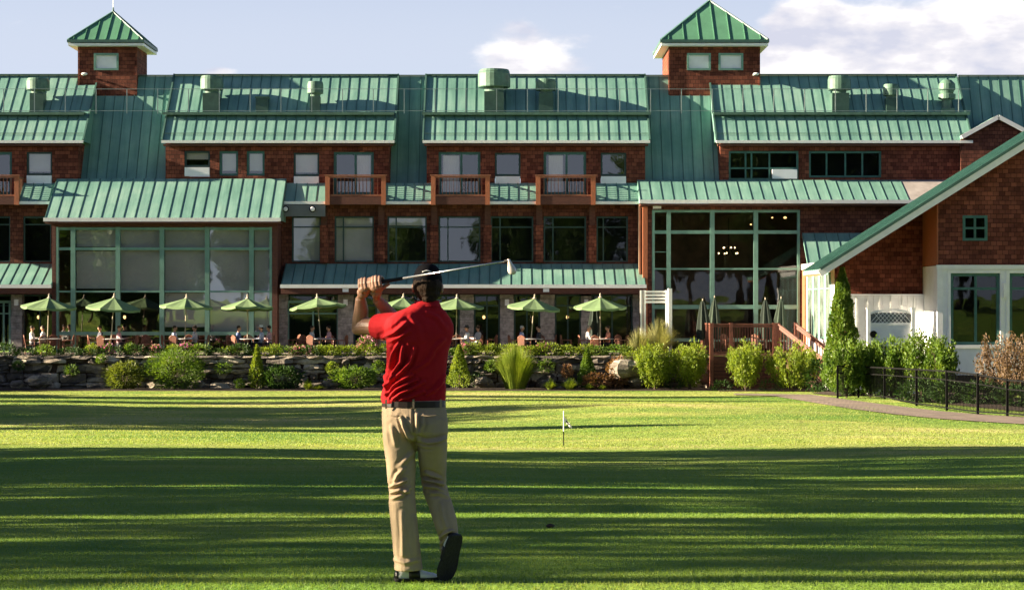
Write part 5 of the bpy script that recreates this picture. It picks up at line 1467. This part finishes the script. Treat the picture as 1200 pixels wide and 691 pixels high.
def guest(px, Y, facing, shirt, label, hair=(.03,.02,.012), hat=None):
    t = thing('person', (PX(px,Y),Y,PATIO), label, 'person', 'guests seated on the patio'); t.rotation_euler = (0,0,facing)
    me = base_p.copy(); me.materials.clear()
    sm = simple('guest_shirt', shirt, .8, .1, 6)
    for m in (M['skin'], sm, M['navy']): me.materials.append(m)
    idx = []
    for p in me.polygons:
        c = p.center
        far = c.y < -.36
        idx.append(2 if c.z < .56 and not (far and c.z > .7) else (0 if c.z > 1.035 or (c.y < -.30 and c.z > .68) else 1))
    me.polygons.foreach_set('material_index', idx)
    link('body', me, t)
    hm = simple('guest_hair', hair, .7, .3, 20)
    mb = MB(); mb.ball((0,.015,1.255), (.086,.098,.098)); link('hair', mb.mesh('hair', hm, smooth=True), t)
    if hat:
        mb = MB(); mb.lathe((0,0,1.27), [(.17,0),(.17,.012),(.095,.02),(.09,.10),(.03,.115)], 18); link('hat', mb.mesh('hat', simple('guest_hat', hat, .8)), t)
R = math.radians
guest(50,93.2,R(-90),(.78,.76,.74),'seated guest in a white shirt under the far left umbrella')
guest(117,93.1,R(-60),(.05,.055,.08),'seated guest in dark clothes under the second umbrella')
guest(205,92.9,R(90),(.45,.52,.68),'seated guest in a pale blue shirt under the third umbrella')
guest(228,93.2,R(-90),(.6,.58,.6),'seated guest in a light grey shirt at the third umbrella table')
guest(280,92.6,R(90),(.10,.14,.28),'seated guest in a navy blue shirt at the bay corner table')
guest(306,92.7,R(-90),(.45,.5,.66),'seated guest in a light blue shirt and white cap at the bay corner table', hat=(.8,.8,.8))
guest(315,93.5,R(-100),(.6,.4,.42),'seated guest in pink beside the bay corner post')
guest(385,93.0,R(-90),(.62,.33,.36),'seated guest in a rose top before the teal entrance screen')
guest(547,92.6,R(-80),(.75,.74,.73),'seated guest in white wearing a hat right of the golfer', hat=(.06,.06,.07))
guest(612,92.9,R(90),(.45,.5,.75),'seated guest in a lilac shirt left of the pole above the tall grass', (.5,.5,.5))
guest(631,92.8,R(-90),(.04,.04,.05),'seated guest in black right of the pole above the tall grass')
guest(38,92.7,R(95),(.62,.60,.58),'seated guest in a cream top left of the far left umbrella pole')
guest(140,92.8,R(95),(.55,.30,.33),'seated guest in a dusty rose top right of the second umbrella pole', (.10,.06,.03))
guest(366,92.9,R(85),(.7,.68,.66),'seated guest in an off white shirt left of the entrance umbrella pole')
guest(520,92.8,R(80),(.25,.07,.07),'seated guest in a dark red top just right of the golfer')
guest(560,93.3,R(-120),(.5,.48,.52),'seated guest in a grey lilac top facing away near the first hall lamp doorway')
guest(690,92.8,R(90),(.72,.7,.7),'seated guest in white left of the umbrella pole nearest the arbor', (.35,.3,.25))
guest(712,92.9,R(-90),(.6,.25,.18),'seated guest in an orange top at the table nearest the arbor')
# ================================================================== the golfer
GD = 11.5
def G(px, py, dy=0.0): return P(px, py, GD+dy)
U1 = GD/F
golfer = thing('person', (PX(498,GD), GD, 0), 'golfer in a red polo shirt and khaki trousers seen from behind finishing a swing', 'person')
def gpart(name, me, mats, parent=None):
    me.materials.clear()
    for m in (mats if isinstance(mats, (list,tuple)) else [mats]): me.materials.append(m)
    me.name = name
    o = bpy.data.objects.new(name, me); COL.objects.link(o); o.parent = parent or golfer
    off = parent_origin(golfer)
    me.transform(Matrix.Translation(-off))
    return o
def skin_mat():
    m, nt, b = new_mat('golfer_skin')
    v = coords(nt); f = noise_tex(nt, v, 14, 4)
    nt.links.new(ramp(nt, f, [(.3,(.29,.15,.095)),(.7,(.39,.215,.14))]), b.inputs['Base Color'])
    b.inputs['Roughness'].default_value = .5; b.inputs['Subsurface Weight'].default_value = .03
    b.inputs['Subsurface Radius'].default_value = (.01,.004,.002); b.inputs['Subsurface Scale'].default_value = .5
    bp = node(nt, 'ShaderNodeBump'); bp.inputs['Strength'].default_value = .15; bp.inputs['Distance'].default_value = .003
    nt.links.new(noise_tex(nt, v, 160, 3), bp.inputs['Height']); nt.links.new(bp.outputs['Normal'], b.inputs['Normal'])
    return m
def cloth_mat(name, c, weave=900, var=.1, wr=.4):
    m, nt, b = new_mat(name)
    v = coords(nt); f = noise_tex(nt, v, 8, 5)
    nt.links.new(ramp(nt, f, [(.3,[x*(1-var) for x in c]),(.7,[min(1,x*(1+var)) for x in c])]), b.inputs['Base Color'])
    b.inputs['Roughness'].default_value = .85; b.inputs['Specular IOR Level'].default_value = .2; b.inputs['Sheen Weight'].default_value = .02; b.inputs['Sheen Roughness'].default_value = .4
    bp = node(nt, 'ShaderNodeBump'); bp.inputs['Strength'].default_value = wr; bp.inputs['Distance'].default_value = .012
    nt.links.new(noise_tex(nt, coords(nt, (1,1,.55)), 13, 3), bp.inputs['Height'])
    b2 = node(nt, 'ShaderNodeBump'); b2.inputs['Strength'].default_value = .2; b2.inputs['Distance'].default_value = .001
    nt.links.new(noise_tex(nt, v, weave, 1), b2.inputs['Height']); nt.links.new(bp.outputs['Normal'], b2.inputs['Normal'])
    nt.links.new(b2.outputs['Normal'], b.inputs['Normal'])
    return m
M['gskin'] = skin_mat()
M['polo'] = cloth_mat('red_polo_knit', (.40,.008,.013))
M['khaki'] = cloth_mat('khaki_twill', (.345,.262,.175))
M['belt'] = simple('dark_brown_belt_leather', (.018,.010,.008), .4, .2, 12)
M['cap'] = cloth_mat('black_cap_cloth', (.006,.006,.008), wr=.1)
M['cap'].node_tree.nodes['Principled BSDF'].inputs['Specular IOR Level'].default_value = .06
M['cap'].node_tree.nodes['Principled BSDF'].inputs['Sheen Weight'].default_value = 0
M['shoewhite'] = simple('white_shoe_leather', (.75,.75,.76), .35, .05, 9)
M['shoeblack'] = simple('black_shoe_leather', (.012,.012,.013), .35, .2, 9)
M['sole'] = simple('black_rubber_sole', (.013,.013,.014), .75, .3, 20, .5, 60)
M['steel'] = simple('bright_steel_shaft', (.72,.74,.76), .22, .05, 6, metal=.9)
M['ironhead'] = simple('pale_satin_iron_head', (.74,.66,.60), .35, .06, 12, metal=.35)
M['gripr'] = simple('black_grip_rubber', (.012,.012,.012), .8, .3, 60)

# ---- club line -------------------------------------------------------------------
butt = G(423,334.2,.055); heel = G(597,305.2,-.32)
g = (heel-butt).normalized(); a_ = Vector((0,0,1)); a_ = (a_-g*a_.dot(g)).normalized(); b_ = g.cross(a_).normalized()
def ringp(t, th, r):
    th = math.radians(th); return butt+g*t+(a_*math.cos(th)+b_*math.sin(th))*r

# ---- body: one continuous skin ---------------------------------------------------------
mb = MB()
mb.tube([G(497,372,.0), G(500,355,.03), G(501,345,.045)], [.066,.058,.056], 14)
HC = G(501,331.5,.055)
mb.ball(HC, (.074,.094,.108), 18, 12); mb.ball(G(500.5,343,.085), (.056,.066,.058))
mb.ball(G(500,336,.155), (.013,.022,.022)); mb.ball(G(500,347.5,.135), (.026,.02,.018)); mb.ball(G(500,343.5,.146), (.024,.012,.008))
for s in (-1,1): mb.ball(G(500+s*6,331,.142), (.022,.014,.01))
for q in (484.6, 517.6): mb.ball(G(q,337.5,.05), (.011,.022,.031))
# torso core and legs stay under the clothes, so that the figure is whole
mb.loft([[G(px,py,dy)+Vector((math.cos(t)*w, math.sin(t)*d, 0)) for t in [2*math.pi*j/16 for j in range(16)]] for px,py,dy,w,d in
   ((485,478,0,.145,.09),(486,450,0,.14,.09),(488,420,0,.135,.09),(490,390,0,.155,.095),(492,374,0,.14,.08),(497,364,0,.08,.06))])
mb.tube([G(468,480,0),G(470,565,.0),G(477,660,.02)], [.085,.06,.036], 12); mb.tube([G(503,480,0),G(508,562,.10),G(526,634,.03)], [.085,.06,.045], 12)
mb.tube([G(477,664,.03), G(487,673,.045), G(502,675.5,.06)], [.034,.024,.016], 8); mb.tube([G(528.5,634,.04), G(527,650,.035), G(523.5,668,.04)], [.030,.024,.018], 8)
# arms
LW, LE_, RWp, REl = G(422.5,349,.105), G(420.5,384,.20), G(441.5,350.5,.095), G(470,382,.22)
mb.tube([G(470,384,.0), G(445,383,.08), G(430,382,.15), LE_], [.050,.053,.050,.044], 14)
mb.ball(G(419.5,385.5,.205), (.038,.04,.036))
mb.tube([LE_, G(422.2,374,.185), G(423.2,362,.145), LW], [.043,.048,.042,.030], 14)
mb.tube([G(512,384,.07), G(495,385,.17), REl], [.05,.046,.042], 12)
mb.tube([REl, G(461.5,373,.185), G(451,361,.14), RWp], [.043,.043,.037,.029], 14)
# hands closed round the grip
def hand(wr, t0, mirror):
    arc = [.0, .004, .0035, -.002]
    mcp = [ringp(t0+.0195*i+.004, 122, .046+arc[i]) for i in range(4)]
    pc = (mcp[1]+mcp[2])/2
    for i in range(4):
        f = .92+(.10,.16,.10,-.06)[i if not mirror else 3-i]*.5
        w_ = wr.lerp(pc, .25)+(mcp[i]-pc)*.35
        mb.tube([wr, w_, mcp[i]], [.024,.0155,.0125], 10)
        t = t0+.0195*i
        mb.tube([mcp[i], ringp(t+.003, 84, .043+arc[i]), ringp(t+.001, 46, .040*f+.003+arc[i]), ringp(t-.001, 8, .030), ringp(t-.002, -38, .025), ringp(t-.003, -85, .0225)], [.0125,.0100,.0112,.0093,.0092,.0080], 10)
    # thumb leaves the side of the palm and lies along the grip
    e = t0+(.0198*3 if True else 0)
    mb.tube([wr.lerp(pc,.35), ringp(e-.012, 190, .036), ringp(e+.012, 215, .028), ringp(e+.036, 225, .022)], [.017,.0145,.0115,.0095], 10)
    mb.ball(wr.lerp(pc,.60), (.036,.022,.034)); mb.ball(wr.lerp(pc,.9), (.034,.018,.022))
hand(LW, .010, False); hand(RWp, .082, True)
body = gpart('body', remeshed(mb, .0031, 2, .5), M['gskin'])
for q in (493.5, 506.5):
    e = MB(); e.ball(G(q,333.5,.143), .0125, 12, 8); gpart('eye', e.mesh('eye', [], smooth=True), M['shoewhite'])

def set_co(me, C_):
    me.vertices.foreach_set('co', np.array([tuple(c) for c in C_], np.float32).ravel()); me.update()
def ripple(me, amp, fx, fy, fz):
    me.update(); N_ = [Vector(n.vector) for n in me.vertex_normals]
    set_co(me, [v.co+n*(amp*mnoise.noise(Vector((v.co.x*fx, v.co.y*fy, v.co.z*fz)))) for v, n in zip(me.vertices, N_)])

# ---- hair and cap -------------------------------------------------------------------
mb = MB(); mb.ball(G(501,334.5,.035), (.086,.102,.085), 20, 12); mb.ball(G(501.5,343.5,.008), (.070,.066,.052), 14, 9); mb.ball(G(502,350,.0), (.050,.058,.03), 14, 9)
me = remeshed(mb, .006, 2)
ripple(me, .004, 60, 60, 14)
gpart('hair', me, M['hair'])
mb = MB(); cc = G(501,331.5,.05); rings = []
for k in range(10):
    th = math.pi/2*k/9.3; r = math.cos(th)**.72; z = math.sin(th)
    rings.append([cc+Vector((math.cos(t)*.0865*r, math.sin(t)*.112*r+.004*z, z*.113-.012*(1-z)*(1 if math.sin(t) < 0 else .2))) for t in [2*math.pi*j/28 for j in range(28)]])
mb.loft(rings)
cap = gpart('cap', mb.mesh('cap', [], smooth=True), M['cap'])
mb = MB()
N = 14; top = []; bot = []
for j in range(N+1):
    t = math.pi*(.08+.84*j/N); c0 = cc+Vector((math.cos(t)*.082, math.sin(t)*.106, .012)); k = math.sin((t-math.pi*.08)/.84)
    c1 = cc+Vector((math.cos(t)*.088, math.sin(t)*.106+.075*max(0,k)**.7, .004-.018*abs(math.cos(t))))
    top.append((c0, c1))
d = Vector((0,0,-.004))
for (p0,p1),(q0,q1) in zip(top, top[1:]):
    mb.face([p0,p1,q1,q0]); mb.face([p0+d,q0+d,q1+d,p1+d]); mb.face([p1,p1+d,q1+d,q1])
gpart('brim', mb.mesh('brim', [], smooth=False), M['cap'], None)
# small pale arc stitched on the back of the cap
mb = MB(); pts = [cc+Vector((-.026+.052*j/8, -.1115+.010*abs(j/8-.5)**2, .062+.008*math.sin(math.pi*j/8))) for j in range(9)]
pts = [Vector((p.x, cc.y-.112*math.sqrt(max(.05,1-((p.x-cc.x)/.0865)**2-((p.z-cc.z)/.113)**2*.95))-.001, p.z)) for p in pts]
mb.tube(pts, .0032, 6); gpart('cap_emblem', mb.mesh('cap_emblem', [], smooth=True), M['shoewhite'])

# ---- shirt --------------------------------------------------------------------------
def sring(px, py, dy, hw, d, n=28, e=2.4, yaw=0):
    yaw = math.radians(yaw)
    o = []
    for j in range(n):
        t = 2*math.pi*j/n; c, s = math.cos(t), math.sin(t)
        x = math.copysign(abs(c)**(2/e), c)*(hw+1.3)*U1; y = math.copysign(abs(s)**(2/e), s)*d
        o.append(G(px,py,dy)+Vector((x*math.cos(yaw)-y*math.sin(yaw), x*math.sin(yaw)+y*math.cos(yaw), 0)))
    return o
mb = MB()
YAW = lambda py: 8+14*min(1, max(0, (470-py)/70))
mb.loft([sring(q[0], q[1], q[2], q[3]/math.cos(math.radians(YAW(q[1])))*.985, q[4]*.94, yaw=YAW(q[1])) for q in ((484.8,472,0,36.0,.118),(484.2,467,0,37.0,.126),(484.5,460,0,37.0,.130),(485.6,450,0,35.6,.130),(487.0,438,0,34.4,.126),(488.3,424,0,33.6,.124),(489.6,410,0,34.0,.126),(490.8,398,0,36.4,.128),
   (491.2,388,0,38.2,.126),(490.8,380,0,38.0,.118),(491.0,373,.0,35.0,.105),(493.5,366,.0,27.5,.088),(497.5,360,.01,17.5,.074),(500,355.5,.02,13.8,.066))])
mb.tube([G(480,381,-.01), G(463,382.5,.005), G(450,383,.055), G(441.5,382.5,.095)], [.070,.084,.082,.074], 16)
mb.ball(G(459,391,.02), (.060,.055,.055)); mb.ball(G(515,380,.055), (.062,.070,.062))
mb.tube([G(510,382,.06), G(502,385,.13), G(494,384,.18)], [.065,.068,.06], 14)
me = remeshed(mb, .0052, 4, .5)
def seg_d(p, a, b):
    ab = b-a; t = max(0, min(1, (p-a).dot(ab)/max(1e-9, ab.dot(ab)))); return (p-(a+ab*t)).length, t
def pxy(co): # position back in photograph units on the golfer's plane
    return Vector((600+co.x*F/co.y, 356-(co.z-ZC)*F/co.y))
def fold(me, folds, front=None):
    me.update()
    N_ = [Vector(n.vector) for n in me.vertex_normals]; C_ = [Vector(v.co) for v in me.vertices]
    boxes = [(min(q[0] for q in f[0])-f[2]*3.2, max(q[0] for q in f[0])+f[2]*3.2, min(q[1] for q in f[0])-f[2]*3.2, max(q[1] for q in f[0])+f[2]*3.2) for f in folds]
    folds = [([Vector(q) for q in f[0]], f[1], f[2]) for f in folds]
    for vi, nn in enumerate(N_):
        if nn.y > .25: continue
        p = pxy(C_[vi]); off = 0
        for (pts, amp, w), bb in zip(folds, boxes):
            if not (bb[0] < p.x < bb[1] and bb[2] < p.y < bb[3]): continue
            best = 1e9; tt = 0; n = len(pts)-1
            for i in range(n):
                d, t = seg_d(p, pts[i], pts[i+1])
                if d < best: best = d; tt = (i+t)/n
            if best < w*3.2:
                fade = math.sin(math.pi*min(1,max(0,.12+.76*tt)))**.7
                x = best/w; off += 1.5*amp*fade*(math.exp(-x*x)-.45*math.exp(-(x-1.9)**2))
        if off: C_[vi] = C_[vi]+nn*off
    set_co(me, C_)
fold(me, [([(457,430),(461,414),(467,402)], .016, 2.0), ([(454,452),(461,437),(470,424),(471.5,406)], .020, 2.2), ([(460,444),(472,433),(480,424),(485,408)], .020, 2.0),
          ([(453,462),(461,452),(468,447),(482,439)], .015, 1.7), ([(456,465),(464,456),(472,452),(489,445)], .016, 1.7), ([(460,467),(470,460),(480,456),(497,447)], .016, 1.8),
          ([(468,468),(482,464),(498,458)], .012, 1.7), ([(451,440),(452.5,452),(451,462)], .012, 1.8), ([(487,434),(500,424),(508,415)], .007, 2.2), ([(500,462),(512,455),(519,447)], .008, 2),
          ([(449,395),(462,390),(476,378)], .011, 2.4), ([(455,400),(466,396),(480,388)], .008, 2.2), ([(500,366),(512,372),(522,384)], .005, 2.5), ([(520,398),(512,405),(505,415)], .008, 2.4), ([(481,372),(489,382),(494,398)], .005, 3), ([(521,440),(515,450),(508,458)], .008, 2)])
ripple(me, .0016, 26, 26, 26)
shirt = gpart('polo_shirt', me, M['polo'])
mb = MB(); mb.loft([sring(500,359,.015,14.6,.074), sring(500.3,354.5,.025,13.6,.068), sring(500.6,352.2,.03,12.9,.064), sring(500.6,352.4,.03,11.9,.060), sring(500.4,356,.025,11.6,.060)], cap=False)
gpart('collar', mb.mesh('collar', [], smooth=True), M['polo'], shirt)

# ---- trousers -------------------------------------------------------------------------
def lring(py, xl, xr, dy, d, n=22, e=2.2): return sring((xl+xr)/2, py, dy, (xr-xl)/2, d, n, e)
mb = MB()
mb.loft([lring(*q) for q in ((468.5,449.6,520.5,0,.118),(476,449.2,521.2,0,.122),(485,448.6,522.4,-.008,.130),(495,448.6,523.6,-.014,.136),(505,449.0,524.0,-.012,.130),(511,450,523.5,-.006,.115),(516,455,517,0,.09))])
mb.loft([lring(*q) for q in ((490,449.2,486,-.006,.118),(505,449.2,486.6,-.008,.122),(516,449.8,485.9,-.004,.112),(528,451.6,485.7,0,.104),(545,453.8,485.9,.0,.096),(560,455.2,485.6,.0,.090),(575,455.9,485.2,.0,.088),(590,456.8,486,.0,.090),(612,458.6,488.6,.0,.094),(635,461,491,.0,.098),(655,462.8,493,.0,.104),(666.5,463.2,494,.0,.108))])
mb.loft([lring(*q) for q in ((490,486,523,-.006,.118),(505,487,524,-.006,.122),(516,488.6,523.4,.0,.112),(528,490.6,522.6,.02,.102),(545,492.4,522.2,.055,.092),(558,493.6,521.8,.085,.088),(568,494.8,522.6,.095,.086),(578,497.6,525.4,.09,.083),(592,502.6,529.8,.068,.080),(606,507.2,533.4,.045,.078),(620,512.2,535.6,.025,.076),(632,515.8,536.0,.040,.066),(645,516.5,529.0,.062,.045))])
me = remeshed(mb, .0055, 3, .5)
fold(me, [([(457,570),(466,567),(476,562)], .014, 1.7), ([(458,577),(468,574),(479,576)], .015, 1.7), ([(460,584),(470,580),(480,571)], .011, 1.8), ([(474,548),(466,556),(462,566)], .011, 2.2), ([(484,530),(474,540),(468,548)], .008, 2.6),
          ([(459,500),(461,510),(463,520)], .007, 2.4), ([(470,489),(473,500),(478,510),(484,515)], .014, 1.8), ([(490,515),(501,518),(514,516),(522,513)], .015, 1.9), ([(487,518),(496,522),(506,523)], .009, 1.8), ([(489,486),(489,497),(489,507)], .011, 2.0), ([(496,487),(495,498),(491,508)], .009, 2.0),
          ([(499,553),(507,556),(516,560)], .014, 1.8), ([(497,561),(507,563),(519,567)], .015, 1.8), ([(498,569),(509,570),(521,576)], .014, 1.8), ([(505,578),(514,577),(524,581)], .011, 1.8), ([(517,590),(519,605),(524,620)], .008, 2.2),
          ([(516,630),(522,624),(530,621)], .012, 1.7), ([(517,637),(522,630),(529,627)], .011, 1.6), ([(471,600),(472,625),(472,650)], .008, 2.2), ([(484,605),(486,630),(488,655)], .007, 2.4), ([(462,655),(475,659),(490,656)], .007, 2.2),
          ([(484.3,478),(484.5,495),(486,510)], -.006, 1.2), ([(455,487),(462,489),(470,487)], -.003, .8), ([(494,487),(503,489),(513,487)], -.003, .8)])
ripple(me, .0018, 18, 18, 11)
tr = gpart('trousers', me, M['khaki'])
for xl, xr in ((458.5,472.5),(493.5,511)):     # back pockets welts
    mb = MB(); yb = -.139
    mb.tube([G(xl,486.5,yb), G((xl+xr)/2,487.3,yb-.006), G(xr,486.5,yb)], .0032, 6); gpart('pocket_welt', mb.mesh('pocket_welt', []), M['khaki'], tr)
mb = MB(); mb.loft([lring(476.2,448.9,521.2,0,.126), lring(475.8,448.6,521.4,0,.129), lring(469.4,449.0,520.9,0,.129), lring(469.0,449.3,520.6,0,.126)], cap=False)
gpart('belt', mb.mesh('belt', [], smooth=False), M['belt'])
for q, dd in ((484.4,-.133),(452.5,-.108),(516.5,-.108)):
    mb = MB(); c0, c1 = G(q,478.5,dd), G(q,467.8,dd); mb.box(c0.x-.0055, c0.x+.0055, c0.y-.002, c0.y+.005, c0.z, c1.z); gpart('belt_loop', mb.mesh('belt_loop', []), M['khaki'], tr)

# ---- shoes: one shape, laid flat on the left and stood on its toe on the right -------------
def shoe(name, Mx, wide=1.0):
    prof = [(0,.022,.050),(.012,.031,.066),(.045,.036,.078),(.095,.037,.086),(.135,.039,.074),(.175,.044,.058),(.215,.046,.047),(.250,.040,.040),(.272,.026,.032),(.280,.010,.024)]
    def ring(u, hw, h, z0=.016):
        r = []
        for j in range(14):
            t = 2*math.pi*j/14; c, s = math.cos(t), math.sin(t)
            r.append(Mx @ Vector((u, c*hw*wide*(1 if s < .2 else 1-.25*s), z0+(h-z0)*max(0,s)**.8 if s > 0 else z0)))
        return r
    mb = MB(); mb.loft([ring(*p) for p in prof])
    s_ = gpart(name, mb.mesh(name, [], smooth=True), M['shoewhite'])
    mb = MB(); mb.loft([[Mx @ Vector((u-.004*(u < .01)+.004*(u > .27), c*(hw+.005)*wide, z)) for c, z in ((1,.018),(1.02,.010),(.97,.0),(-.97,.0),(-1.02,.010),(-1,.018))] for u, hw, h in prof])
    gpart('sole', mb.mesh('sole', []), M['sole'], s_)
    mb = MB(); mb.loft([ring(u, hw+.0025, h+.0025) for u, hw, h in ((.082,.037,.084),(.11,.038,.083),(.135,.0395,.075),(.155,.042,.067))])
    gpart('saddle', mb.mesh('saddle', [], smooth=True), M['shoeblack'], s_)
    mb = MB(); mb.loft([ring(u-.003, hw+.002, h+.002) for u, hw, h in ((0,.022,.050),(.010,.030,.064),(.018,.032,.066))])
    gpart('heel_counter', mb.mesh('heel_counter', [], smooth=True), M['shoeblack'], s_)
    mb = MB()
    for u in (.118,.134,.150): mb.tube([Mx @ Vector((u,-.018*wide,.082-(u-.1)*.35)), Mx @ Vector((u,0,.093-(u-.1)*.4)), Mx @ Vector((u,.018*wide,.082-(u-.1)*.35))], .0035, 6)
    gpart('laces', mb.mesh('laces', []), M['shoeblack'], s_)
hl = G(463.2,679.2,.0); hl.z = .002
ML = Matrix.Translation(hl) @ Matrix.Rotation(math.radians(14), 4, 'Z') @ Matrix.Diagonal((.90,1,1,1))
shoe('shoe', ML)
top = G(535.5,627.5,-.055); toe = G(521.5,680,.005)
u_ = (toe-top).normalized(); n_ = Vector((0,1,0)); n_ = (n_-u_*n_.dot(u_)).normalized()       # n_: from the sole to the instep
w_ = n_.cross(u_).normalized()
rot = Matrix(((u_.x,w_.x,n_.x,top.x),(u_.y,w_.y,n_.y,top.y),(u_.z,w_.z,n_.z,top.z),(0,0,0,1)))
L_ = (toe-top).length
shoe('shoe', rot @ Matrix.Rotation(math.radians(-40), 4, 'X') @ Matrix.Diagonal((L_/.282,1,1,1)), 1.3)

# ---- club --------------------------------------------------------------------------------
club = thing('golf_club', tuple(butt), 'golf iron held over the golfer\'s shoulder with its steel shaft behind his cap', 'golf club')
tg = (G(469.5,326.2,0)-butt); tg = .27
mb = MB(); mb.tube([butt, butt+g*.02, butt+g*tg], [.0145,.0135,.0098], 14); mb.build('grip', M['gripr'], club, True)
mb = MB(); mb.tube([butt+g*(tg-.002), heel], [.0062,.0044], 10); mb.build('shaft', M['steel'], club, True)
dn = Vector((.05,.05,-1)).normalized()
mb = MB()
def hr(s, w, t, sh): # blade sections going down from the hosel
    c = heel+dn*s+Vector((sh,0,0)); return [c+Vector((math.cos(q)*w, math.sin(q)*t, 0)) for q in [2*math.pi*j/14 for j in range(14)]]
mb.loft([hr(-.008,.008,.007,-.004), hr(.006,.0095,.008,.0), hr(.022,.015,.008,.005), hr(.042,.0225,.009,.010), hr(.060,.025,.011,.012), hr(.072,.020,.011,.012), hr(.079,.010,.008,.012)])
mb.build('club_head', M['ironhead'], club, True)
mb = MB(); mb.tube([heel-g*.03, heel-g*.001], [.0085,.0085], 10); mb.build('ferrule', M['gripr'], club)
# ================================================================== camera, sun and sky
cam = bpy.data.cameras.new('camera'); co = bpy.data.objects.new('camera', cam); COL.objects.link(co)
co.location = (0, 0, ZC); co.rotation_euler = (math.pi/2, 0, 0)
cam.sensor_width = 36; cam.lens = F/1200*36
cam.shift_y = (CY-345.5)/1200
cam.clip_end = 3000; cam.clip_start = .1
scene.camera = co

sd = Vector((-math.cos(SUN_EL)*math.cos(SUN_AZ), -math.cos(SUN_EL)*math.sin(SUN_AZ), math.sin(SUN_EL)))
sl_ = bpy.data.lights.new('sun', 'SUN'); so = bpy.data.objects.new('sun', sl_); COL.objects.link(so)
so.rotation_euler = sd.to_track_quat('Z', 'Y').to_euler()
sl_.energy = 5.0; sl_.angle = math.radians(.5); sl_.color = (1, .84, .60)

w = bpy.data.worlds.new('World'); scene.world = w; w.use_nodes = True
nt = w.node_tree; bg = nt.nodes['Background']
sky = node(nt, 'ShaderNodeTexSky', sky_type='NISHITA'); sky.sun_disc = False
sky.sun_elevation = SUN_EL; sky.sun_rotation = math.atan2(sd.x, sd.y)
sky.air_density = .28; sky.dust_density = .4; sky.ozone_density = 1.0
tc = node(nt, 'ShaderNodeTexCoord')
# clouds: noise over the directions of the sky, heavier in two banks
def bank(px, py, rx, rz, amount):
    d = P(px, py, 100)-Vector((0,0,ZC)); d.normalize()
    sub = node(nt, 'ShaderNodeVectorMath', operation='SUBTRACT'); sub.inputs[1].default_value = d
    nt.links.new(tc.outputs['Generated'], sub.inputs[0])
    mul = node(nt, 'ShaderNodeVectorMath', operation='MULTIPLY'); mul.inputs[1].default_value = (1/rx, 1/rx, 1/rz)
    nt.links.new(sub.outputs[0], mul.inputs[0])
    ln = node(nt, 'ShaderNodeVectorMath', operation='LENGTH'); nt.links.new(mul.outputs[0], ln.inputs[0])
    mr = node(nt, 'ShaderNodeMapRange', interpolation_type='SMOOTHSTEP')
    mr.inputs['From Min'].default_value = 1.0; mr.inputs['From Max'].default_value = 0; mr.inputs['To Min'].default_value = 0; mr.inputs['To Max'].default_value = amount
    nt.links.new(ln.outputs['Value'], mr.inputs['Value'])
    return mr.outputs[0]
mp = node(nt, 'ShaderNodeMapping'); mp.inputs['Scale'].default_value = (9, 9, 22); nt.links.new(tc.outputs['Generated'], mp.inputs['Vector'])
nz = node(nt, 'ShaderNodeTexNoise'); nz.inputs['Scale'].default_value = 1.6; nz.inputs['Detail'].default_value = 7; nz.inputs['Roughness'].default_value = .55
nt.links.new(mp.outputs[0], nz.inputs['Vector'])
acc = nz.outputs['Fac']
for q in ((1090,70,.15,.05,.62),(985,60,.07,.035,.36),(620,65,.055,.026,.34),(255,86,.02,.006,.25),(935,5,.03,.015,.2)):
    ad = node(nt, 'ShaderNodeMath', operation='ADD'); nt.links.new(acc, ad.inputs[0]); nt.links.new(bank(*q), ad.inputs[1]); acc = ad.outputs[0]
cf = node(nt, 'ShaderNodeMapRange', interpolation_type='SMOOTHSTEP'); cf.inputs['From Min'].default_value = .64; cf.inputs['From Max'].default_value = .80
cf.inputs['To Max'].default_value = .92
nt.links.new(acc, cf.inputs['Value'])
nz2 = node(nt, 'ShaderNodeTexNoise'); nz2.inputs['Scale'].default_value = 2.6; nz2.inputs['Detail'].default_value = 5; nt.links.new(mp.outputs[0], nz2.inputs['Vector'])
ccol = ramp(nt, nz2.outputs['Fac'], [(.40, (2.75,2.8,3.3)), (.5,(3.6,3.5,3.7)), (.57, (4.5,4.35,4.35))])
mx = node(nt, 'ShaderNodeMix', data_type='RGBA'); nt.links.new(cf.outputs[0], mx.inputs['Factor'])
# the pale haze that lies along the horizon
sz = node(nt, 'ShaderNodeSeparateXYZ'); nt.links.new(tc.outputs['Generated'], sz.inputs[0])
hz = node(nt, 'ShaderNodeMapRange', interpolation_type='SMOOTHSTEP'); hz.inputs['From Min'].default_value = .27; hz.inputs['From Max'].default_value = .12; hz.inputs['To Max'].default_value = .9
nt.links.new(sz.outputs['Z'], hz.inputs['Value'])
mh = node(nt, 'ShaderNodeMix', data_type='RGBA'); nt.links.new(hz.outputs[0], mh.inputs['Factor'])
nt.links.new(sky.outputs['Color'], mh.inputs['A']); mh.inputs['B'].default_value = (2.75, 3.0, 3.5, 1)
nt.links.new(mh.outputs['Result'], mx.inputs['A']); nt.links.new(ccol, mx.inputs['B'])
nt.links.new(mx.outputs['Result'], bg.inputs['Color'])
bg.inputs['Strength'].default_value = .05

vs_ = scene.view_settings
scene.display_settings.display_device = 'sRGB'
vs_.view_transform = 'Standard'; vs_.look = 'None'; vs_.gamma = 1; vs_.exposure = 2.35; vs_.use_curve_mapping = False
scene.cycles.use_denoising = True
try: scene.cycles.denoiser = 'OPENIMAGEDENOISE'
except Exception: pass
scene.cycles.max_bounces = 6; scene.cycles.transparent_max_bounces = 12; scene.cycles.caustics_reflective = False; scene.cycles.caustics_refractive = False
scene.cycles.sample_clamp_indirect = 4
